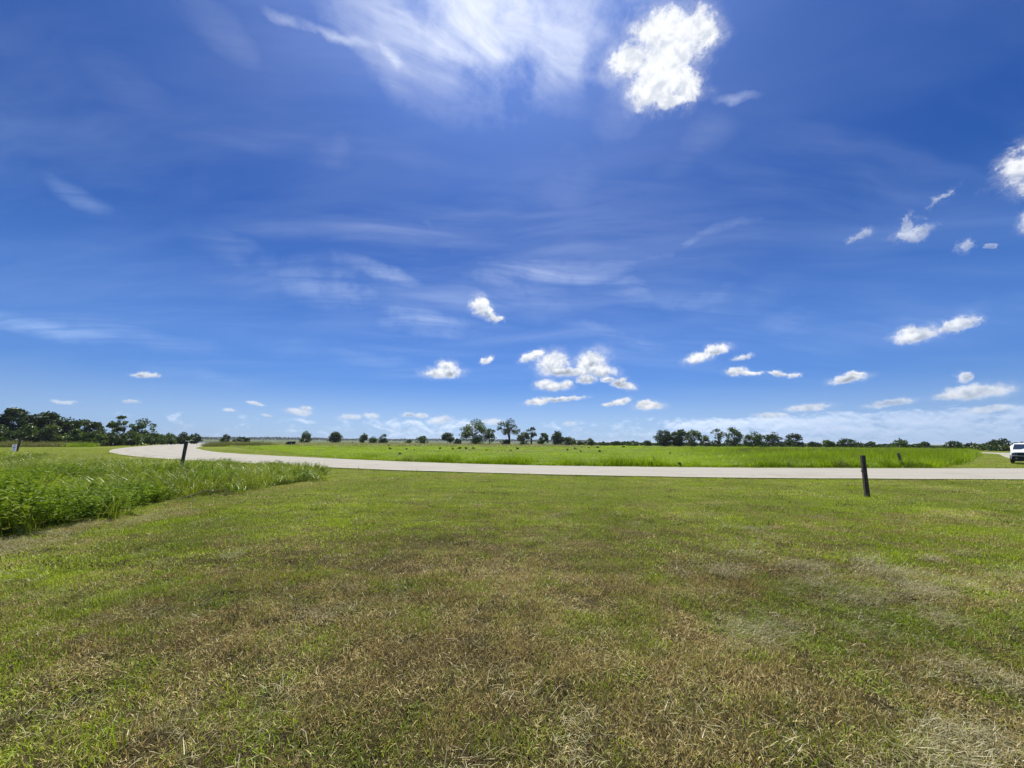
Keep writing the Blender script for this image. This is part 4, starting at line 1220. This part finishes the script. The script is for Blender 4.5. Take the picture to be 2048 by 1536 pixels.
for c in C: add_tube(bm, [(0, 0, -0.05), tuple(c * 0.5), tuple(c)], [0.03, 0.02, 0.008], 5)
obj_bm('trunk', bm, M['bark'], BIG)


# ------------------------------------------------------------------ wooden posts
def make_post(x, y, H, wid, lean, azi, material, label, seed, group=None, knob=False, below=0.12):
    """square weathered timber; lean = (dx, dy) of its top"""
    rs = np.random.default_rng(seed)
    root = empty('wooden_post', (x, y, float(height(np.array(x), np.array(y)))), 0)
    tag(root, label, 'post', group)
    bm = bmesh.new()
    n = 9; rings = []
    cs_ = [(-1, -1), (-0.8, -1.06), (0.8, -1.05), (1, -1), (1.05, -0.8), (1.04, 0.8), (1, 1), (0.8, 1.05), (-0.8, 1.04), (-1, 1), (-1.05, 0.8), (-1.04, -0.8)]
    ca, sa = math.cos(azi), math.sin(azi)
    for k in range(n + 1):
        f = k / n; z = -below + (H + below) * f
        w = wid / 2 * (1.0 + 0.03 * math.sin(f * 5 + seed) + (0.04 if f < 0.15 else 0))
        ring = []
        for (a, b) in cs_:
            jx = a * w * (1 + rs.normal(0, 0.015)); jy = b * w * (1 + rs.normal(0, 0.015))
            ring.append(bm.verts.new((ca * jx - sa * jy + lean[0] * z / H, sa * jx + ca * jy + lean[1] * z / H, z + (rs.normal(0, 0.008) if k == n else 0))))
        rings.append(ring)
    m_ = len(cs_)
    for a, b in zip(rings, rings[1:]):
        for k in range(m_):
            bm.faces.new((a[k], a[(k + 1) % m_], b[(k + 1) % m_], b[k]))
    cen = sum((v.co for v in rings[-1]), Vector()) / m_ + Vector((0, 0, 0.012))
    cv = bm.verts.new(cen)
    for k in range(m_):
        bm.faces.new((rings[-1][k], rings[-1][(k + 1) % m_], cv))
    bm.faces.new(rings[0][::-1])
    obj_bm('shaft', bm, material, root)
    if knob:
        bm = bmesh.new()
        p = Vector((lean[0] * 0.62 - ca * wid * 0.52, -sa * wid * 0.5 + lean[1] * 0.62, H * 0.62))
        add_tube(bm, [p, p + Vector((-0.03, -0.005, 0)), p + Vector((-0.045, -0.007, 0))], [0.012, 0.012, 0.018], 8)
        obj_bm('bolt', bm, M['rust'], root)
    return root


M['rust'] = plain('rust', (0.08, 0.045, 0.03), 0.8, 0.3, 0.3)
make_post(10.86, 12.11, 1.25, 0.098, (0.03, 0.02), R(-11), M['post_dark'], 'dark square timber post standing alone on the lawn at the right', 1, knob=True)
make_post(-13.45, 16.0, 1.51, 0.092, (0.10, 0.0), R(11), M['post_grey'], 'weathered grey post rising out of the tall weeds in front of the road bend', 2)
make_post(27.5, 27.6, 0.98, 0.11, (-0.17, 0.0), R(10), M['post_grey'], 'thin leaning post at the far roadside on the right', 3)
make_post(-60.05, 47.5, 1.62, 0.135, (0.16, 0.0), R(0), M['post_dark'], 'dark leaning post behind the small white sign', 4)
make_post(-92.1, 89.6, 1.62, 0.14, (0.03, 0), R(5), M['post_dark'], 'slim dark fence post in front of the leaning tree', 5)
make_post(-76.9, 120.4, 1.35, 0.16, (0.02, 0), R(5), M['post_dark'], 'thin fence post in the grass right of the lake gap', 6)
make_post(-50.4, 123.4, 1.25, 0.15, (0.0, 0), R(5), M['post_dark'], 'thin fence post between the small trees left of centre', 7)

# ------------------------------------------------------------------ small white sign
M['sign_white'] = plain('sign_white', (0.74, 0.75, 0.74), 0.5, 0.4, var=0.05)
M['ink'] = plain('ink', (0.03, 0.035, 0.05), 0.6, 0.3)
M['galv'] = plain('galvanised', (0.35, 0.35, 0.34), 0.5, 0.5, 0.6)
sg = empty('sign', (-59.3, 46.6, 0.0), R(40))
tag(sg, 'small white printed sign tilted against a dark post at the left', 'sign')
rotm = Matrix.Rotation(R(-9), 3, 'Y') @ Matrix.Rotation(R(-30), 3, 'X')
bm = bmesh.new(); add_box(bm, (0, 0, 0.50), (0.34, 0.03, 0.94), 0.008)
bmesh.ops.rotate(bm, cent=(0, 0, 0), matrix=rotm, verts=bm.verts); obj_bm('panel', bm, M['sign_white'], sg)
bm = bmesh.new()
add_box(bm, (0.02, -0.0195, 0.78), (0.14, 0.003, 0.085)); add_box(bm, (0.05, -0.0195, 0.855), (0.07, 0.003, 0.02))
add_box(bm, (0.01, -0.0195, 0.565), (0.24, 0.003, 0.06)); add_box(bm, (0.02, -0.0195, 0.41), (0.17, 0.003, 0.03)); add_box(bm, (0.0, -0.0195, 0.24), (0.24, 0.003, 0.05))
bmesh.ops.rotate(bm, cent=(0, 0, 0), matrix=rotm, verts=bm.verts); obj_bm('print', bm, M['ink'], sg)
for sx_ in (-0.12, 0.12):
    bm = bmesh.new(); add_box(bm, (sx_, 0.022, 0.03), (0.02, 0.012, 0.30))
    bmesh.ops.rotate(bm, cent=(0, 0, 0), matrix=rotm, verts=bm.verts); obj_bm('stake', bm, M['galv'], sg)

# ------------------------------------------------------------------ dark steel box in the field
M['black_steel'] = plain('black_steel', (0.018, 0.02, 0.026), 0.5, 0.4)
bx = empty('steel_box', (-59.2, 104.5, 0.0), R(28))
tag(bx, 'dark steel box with a sloping lid standing in the field grass', 'box')
bm = bmesh.new()
pr = [(-1.05, 0.08), (1.05, 0.08), (1.12, 1.18), (-0.75, 1.12), (-1.25, 0.78)]
va = [bm.verts.new((px, -0.6, pz)) for px, pz in pr]; vb = [bm.verts.new((px, 0.6, pz)) for px, pz in pr]
bm.faces.new(va); bm.faces.new(vb[::-1])
for k in range(5): bm.faces.new((va[k], va[(k + 1) % 5], vb[(k + 1) % 5], vb[k]))
bmesh.ops.bevel(bm, geom=bm.edges[:], offset=0.03, segments=2, affect='EDGES')
obj_bm('body', bm, M['black_steel'], bx)
bm = bmesh.new(); add_box(bm, (0.18, 0, 1.215), (2.0, 1.3, 0.05), 0.015, Matrix.Rotation(R(-1.6), 3, 'Y')); obj_bm('lid', bm, M['black_steel'], bx)
bm = bmesh.new(); add_box(bm, (0.15, -0.612, 0.72), (0.26, 0.02, 0.2), 0.004); obj_bm('plate', bm, M['sign_white'], bx)
for sx_ in (-0.85, 0.85):
    bm = bmesh.new(); add_box(bm, (sx_, 0, 0.03), (0.12, 1.2, 0.12)); obj_bm('skid', bm, M['black_steel'], bx)

# ------------------------------------------------------------------ board sign on a pole, far right
bs = empty('board_sign', (80.6, 68.2, 0), R(0))
tag(bs, 'dark horizontal board sign on a pole at the end of the green rise', 'sign')
bm = bmesh.new(); add_box(bm, (-0.48, 0, 1.80), (0.86, 0.05, 0.16), 0.01); obj_bm('board', bm, M['black_steel'], bs)
bm = bmesh.new(); add_tube(bm, [(0, 0, -0.1), (0, 0, 2.12)], [0.05, 0.045], 8); obj_bm('pole', bm, M['black_steel'], bs)
up_ = empty('utility_pole', (132.0, 100.5, 0), R(-50))
tag(up_, 'far pole with a short crossbar above the trees behind the vehicle roof', 'pole')
bm = bmesh.new(); add_tube(bm, [(0, 0, -0.1), (0, 0, 2.5)], [0.09, 0.07], 8); obj_bm('shaft', bm, M['post_dark'], up_)
bm = bmesh.new(); add_box(bm, (0, 0, 2.42), (0.72, 0.09, 0.1), 0.01); obj_bm('crossbar', bm, M['post_dark'], up_)

# ------------------------------------------------------------------ white vehicle at the right edge
M['car_white'] = plain('car_white', (0.72, 0.73, 0.74), 0.25, 0.6, var=0.03)
M['car_black'] = plain('car_black', (0.015, 0.016, 0.018), 0.45, 0.4)
M['chrome'] = plain('chrome', (0.6, 0.6, 0.62), 0.18, 0.5, 1.0, 0.05)
M['rubber'] = plain('rubber', (0.02, 0.02, 0.02), 0.85, 0.2)
M['rim'] = plain('rim', (0.35, 0.35, 0.37), 0.35, 0.5, 0.8)
mt, t, out = mat('glass_dark'); principled(t, out, (0.02, 0.035, 0.06, 1), 0.06, 0.7); M['glass'] = mt
mt, t, out = mat('lamp_lens'); principled(t, out, (0.25, 0.26, 0.30, 1), 0.08, 0.8); M['lens'] = mt
# local frame: front faces -y, x to the vehicle's left as seen by the viewer's right
yaw = math.atan2(-0.79, 0.61)        # turn -y onto the direction back to the camera
car = empty('white_suv', (44.6, 33.75, 0.02), -R(52))
car.scale = (0.95, 0.95, 0.95)
tag(car, 'white SUV with dark grille and bumper seen head-on at the right edge', 'SUV')


def loft(bm, secs, close=True):
    rings = [[bm.verts.new(p) for p in s] for s in secs]
    n = len(rings[0])
    for a, b in zip(rings, rings[1:]):
        for k in range(n):
            bm.faces.new((a[k], a[(k + 1) % n], b[(k + 1) % n], b[k]))
    bm.faces.new(rings[0][::-1]); bm.faces.new(rings[-1])


def sec(y, zb, zt, wb, wt, crown=0.03):
    zm = zb + (zt - zb) * 0.55
    return [(-wb, y, zb), (wb, y, zb), (wb * 1.02, y, zm), (wt * 1.0, y, zt - 0.06), (wt * 0.9, y, zt), (0, y, zt + crown), (-wt * 0.9, y, zt), (-wt, y, zt - 0.06), (-wb * 1.02, y, zm)]


bm = bmesh.new()
loft(bm, [sec(-2.35, 0.62, 1.02, 0.90, 0.84), sec(-2.25, 0.42, 1.10, 0.96, 0.90), sec(-1.6, 0.38, 1.16, 0.98, 0.92), sec(-1.0, 0.36, 1.20, 0.98, 0.93), sec(0.6, 0.36, 1.20, 0.98, 0.93), sec(2.0, 0.38, 1.20, 0.98, 0.92), sec(2.35, 0.45, 1.15, 0.95, 0.88)])
obj_bm('body', bm, M['car_white'], car)
bm = bmesh.new()
loft(bm, [sec(-1.12, 1.14, 1.22, 0.90, 0.88, 0.02), sec(-0.45, 1.14, 1.74, 0.90, 0.70, 0.03), sec(-0.2, 1.14, 1.82, 0.91, 0.70, 0.03), sec(1.6, 1.14, 1.82, 0.91, 0.70, 0.03), sec(2.1, 1.14, 1.70, 0.90, 0.68, 0.03), sec(2.28, 1.14, 1.24, 0.88, 0.86, 0.02)])
obj_bm('cabin', bm, M['car_white'], car)
bm = bmesh.new()
def quad(bm, pts, th, nrm):
    a = [bm.verts.new(Vector(p)) for p in pts]; b = [bm.verts.new(Vector(p) + Vector(nrm) * th) for p in pts]
    bm.faces.new(b); bm.faces.new(a[::-1])
    for k in range(len(pts)): bm.faces.new((a[k], a[(k + 1) % len(pts)], b[(k + 1) % len(pts)], b[k]))
quad(bm, [(-0.80, -1.045, 1.245), (0.80, -1.045, 1.245), (0.66, -0.475, 1.715), (-0.66, -0.475, 1.715)], 0.035, (0, -0.63, 0.77))
obj_bm('windshield', bm, M['glass'], car)
for s in (-1, 1):
    for (ya, yb) in ((-0.35, 0.55), (0.65, 1.55)):
        bm = bmesh.new(); quad(bm, [(s * 0.895, ya - 0.2 * (ya < 0), 1.26), (s * 0.895, yb, 1.26), (s * 0.735, yb, 1.68), (s * 0.735, ya, 1.68)], 0.025, (s * 0.93, 0, 0.36)); obj_bm('side_window', bm, M['glass'], car)
bm = bmesh.new(); add_box(bm, (0, -2.37, 0.86), (1.20, 0.05, 0.24), 0.015); gr = obj_bm('grille', bm, M['car_black'], car)
for k in range(3):
    bm = bmesh.new(); add_box(bm, (0, -2.405, 0.80 + 0.065 * k), (1.12, 0.02, 0.016)); obj_bm('slat', bm, M['car_black'], gr)
bm = bmesh.new(); add_box(bm, (0, -2.385, 0.72), (1.84, 0.05, 0.03), 0.008); obj_bm('chrome_strip', bm, M['chrome'], car)
for s in (-1, 1):
    bm = bmesh.new(); add_box(bm, (s * 0.755, -2.36, 0.87), (0.27, 0.07, 0.19), 0.025); hl = obj_bm('headlight', bm, M['car_black'], car)
    bm = bmesh.new(); add_box(bm, (s * 0.77, -2.398, 0.88), (0.15, 0.02, 0.10), 0.006); obj_bm('lens', bm, M['lens'], hl)
bm = bmesh.new(); add_box(bm, (0, -2.33, 0.47), (1.90, 0.26, 0.44), 0.05); bp = obj_bm('bumper', bm, M['car_black'], car)
for s in (-1, 1):
    bm = bmesh.new(); add_tube(bm, [(s * 0.68, -2.455, 0.50), (s * 0.68, -2.475, 0.50)], [0.06, 0.06], 12); obj_bm('fog_light', bm, M['lens'], bp)
bm = bmesh.new(); add_box(bm, (0.0, -2.468, 0.44), (0.5, 0.02, 0.12), 0.004); obj_bm('licence_plate', bm, M['sign_white'], bp)
for s in (-1, 1):
    bm = bmesh.new(); add_box(bm, (s * 1.06, -0.82, 1.26), (0.2, 0.1, 0.16), 0.03); obj_bm('mirror', bm, M['car_black'], car)
    for yy in (-1.5, 1.45):
        bm = bmesh.new(); add_tube(bm, [(s * 0.80, yy, 0.36), (s * 0.84, yy, 0.36), (s * 1.00, yy, 0.36), (s * 1.03, yy, 0.36)], [0.34, 0.37, 0.37, 0.33], 20)
        wh = obj_bm('wheel', bm, M['rubber'], car)
        bm = bmesh.new(); add_tube(bm, [(s * 1.025, yy, 0.36), (s * 1.045, yy, 0.36)], [0.24, 0.20], 14); obj_bm('rim', bm, M['rim'], wh)

# ------------------------------------------------------------------ dead branch at the foot of the weeds
br = empty('dead_branch', (-8.35, 10.6, 0.0))
tag(br, 'bare tan branch lying along the foot of the weeds', 'branch')
bm = bmesh.new()
add_tube(bm, [(-0.15, -0.5, 0.08), (-0.05, -0.2, 0.14), (0.0, 0.15, 0.20), (0.1, 0.5, 0.17), (0.4, 0.7, 0.22)], [0.010, 0.013, 0.012, 0.009, 0.004], 6)
obj_bm('stem', bm, M['dead_wood'], br)
for pts in ([(0.0, 0.15, 0.24), (0.35, 0.3, 0.12), (0.75, 0.2, 0.06)], [(-0.05, -0.2, 0.14), (0.15, -0.3, 0.05), (0.3, -0.5, 0.04)], [(0.1, 0.6, 0.2), (0.5, 0.55, 0.1), (0.9, 0.6, 0.05)]):
    bm = bmesh.new(); add_tube(bm, pts, [0.012, 0.009, 0.004], 5); obj_bm('twig', bm, M['dead_wood'], br)

# ------------------------------------------------------------------ straw stalks one can tell apart on the near lawn
TW = [((0.18, 2.75), (0.29, 2.84)), ((0.25, 2.65), (0.35, 2.76)), ((0.56, 3.13), (0.67, 3.17)), ((-0.15, 2.78), (-0.12, 2.98)), ((0.76, 2.42), (0.83, 2.46)), ((-0.52, 3.34), (-0.34, 3.23)), ((-0.33, 3.67), (-0.2, 3.52)), ((0.23, 2.34), (0.25, 2.23)), ((-1.54, 2.71), (-1.42, 2.62)), ((-1.13, 2.34), (-1.03, 2.22)), ((2.52, 3.46), (2.63, 3.6)), ((2.13, 4.29), (2.29, 4.38))]
rg = np.random.default_rng(12)
for a, b in TW:
    a = np.array(a); b = np.array(b); mid = (a + b) / 2 + rg.normal(0, 0.012, 2)
    h0 = float(height(np.array(mid[0]), np.array(mid[1]))) + 0.055
    bm = bmesh.new()
    add_tube(bm, [(a[0], a[1], h0 - 0.012), (mid[0], mid[1], h0 + 0.012), (b[0], b[1], h0 - 0.004)], [0.0035, 0.003, 0.0014], 5)
    o = obj_bm('straw_stalk', bm, M['stalk'], None)
    tag(o, 'single pale dry stalk lying on the mown lawn', 'stalk', 'dry stalks lying on the near lawn')

# ------------------------------------------------------------------ summer haze lying over the land and the lake
hb = bmesh.new()
bmesh.ops.create_cube(hb, size=1.0)
bmesh.ops.scale(hb, vec=(10400, 10400, 24), verts=hb.verts)
bmesh.ops.translate(hb, vec=(0, 0, 1.5), verts=hb.verts)
mt, t, out = mat('haze_air')
pv = t.new('ShaderNodeVolumePrincipled')
pv.inputs['Color'].default_value = (0.78, 0.88, 1.0, 1)
pv.inputs['Density'].default_value = 0.00011
pv.inputs['Anisotropy'].default_value = 0.2
t.l.new(pv.outputs[0], out.inputs['Volume'])
hz_o = obj_bm('haze', hb, mt)
tag(hz_o, 'thin blue haze lying over the far shore', kind='stuff')
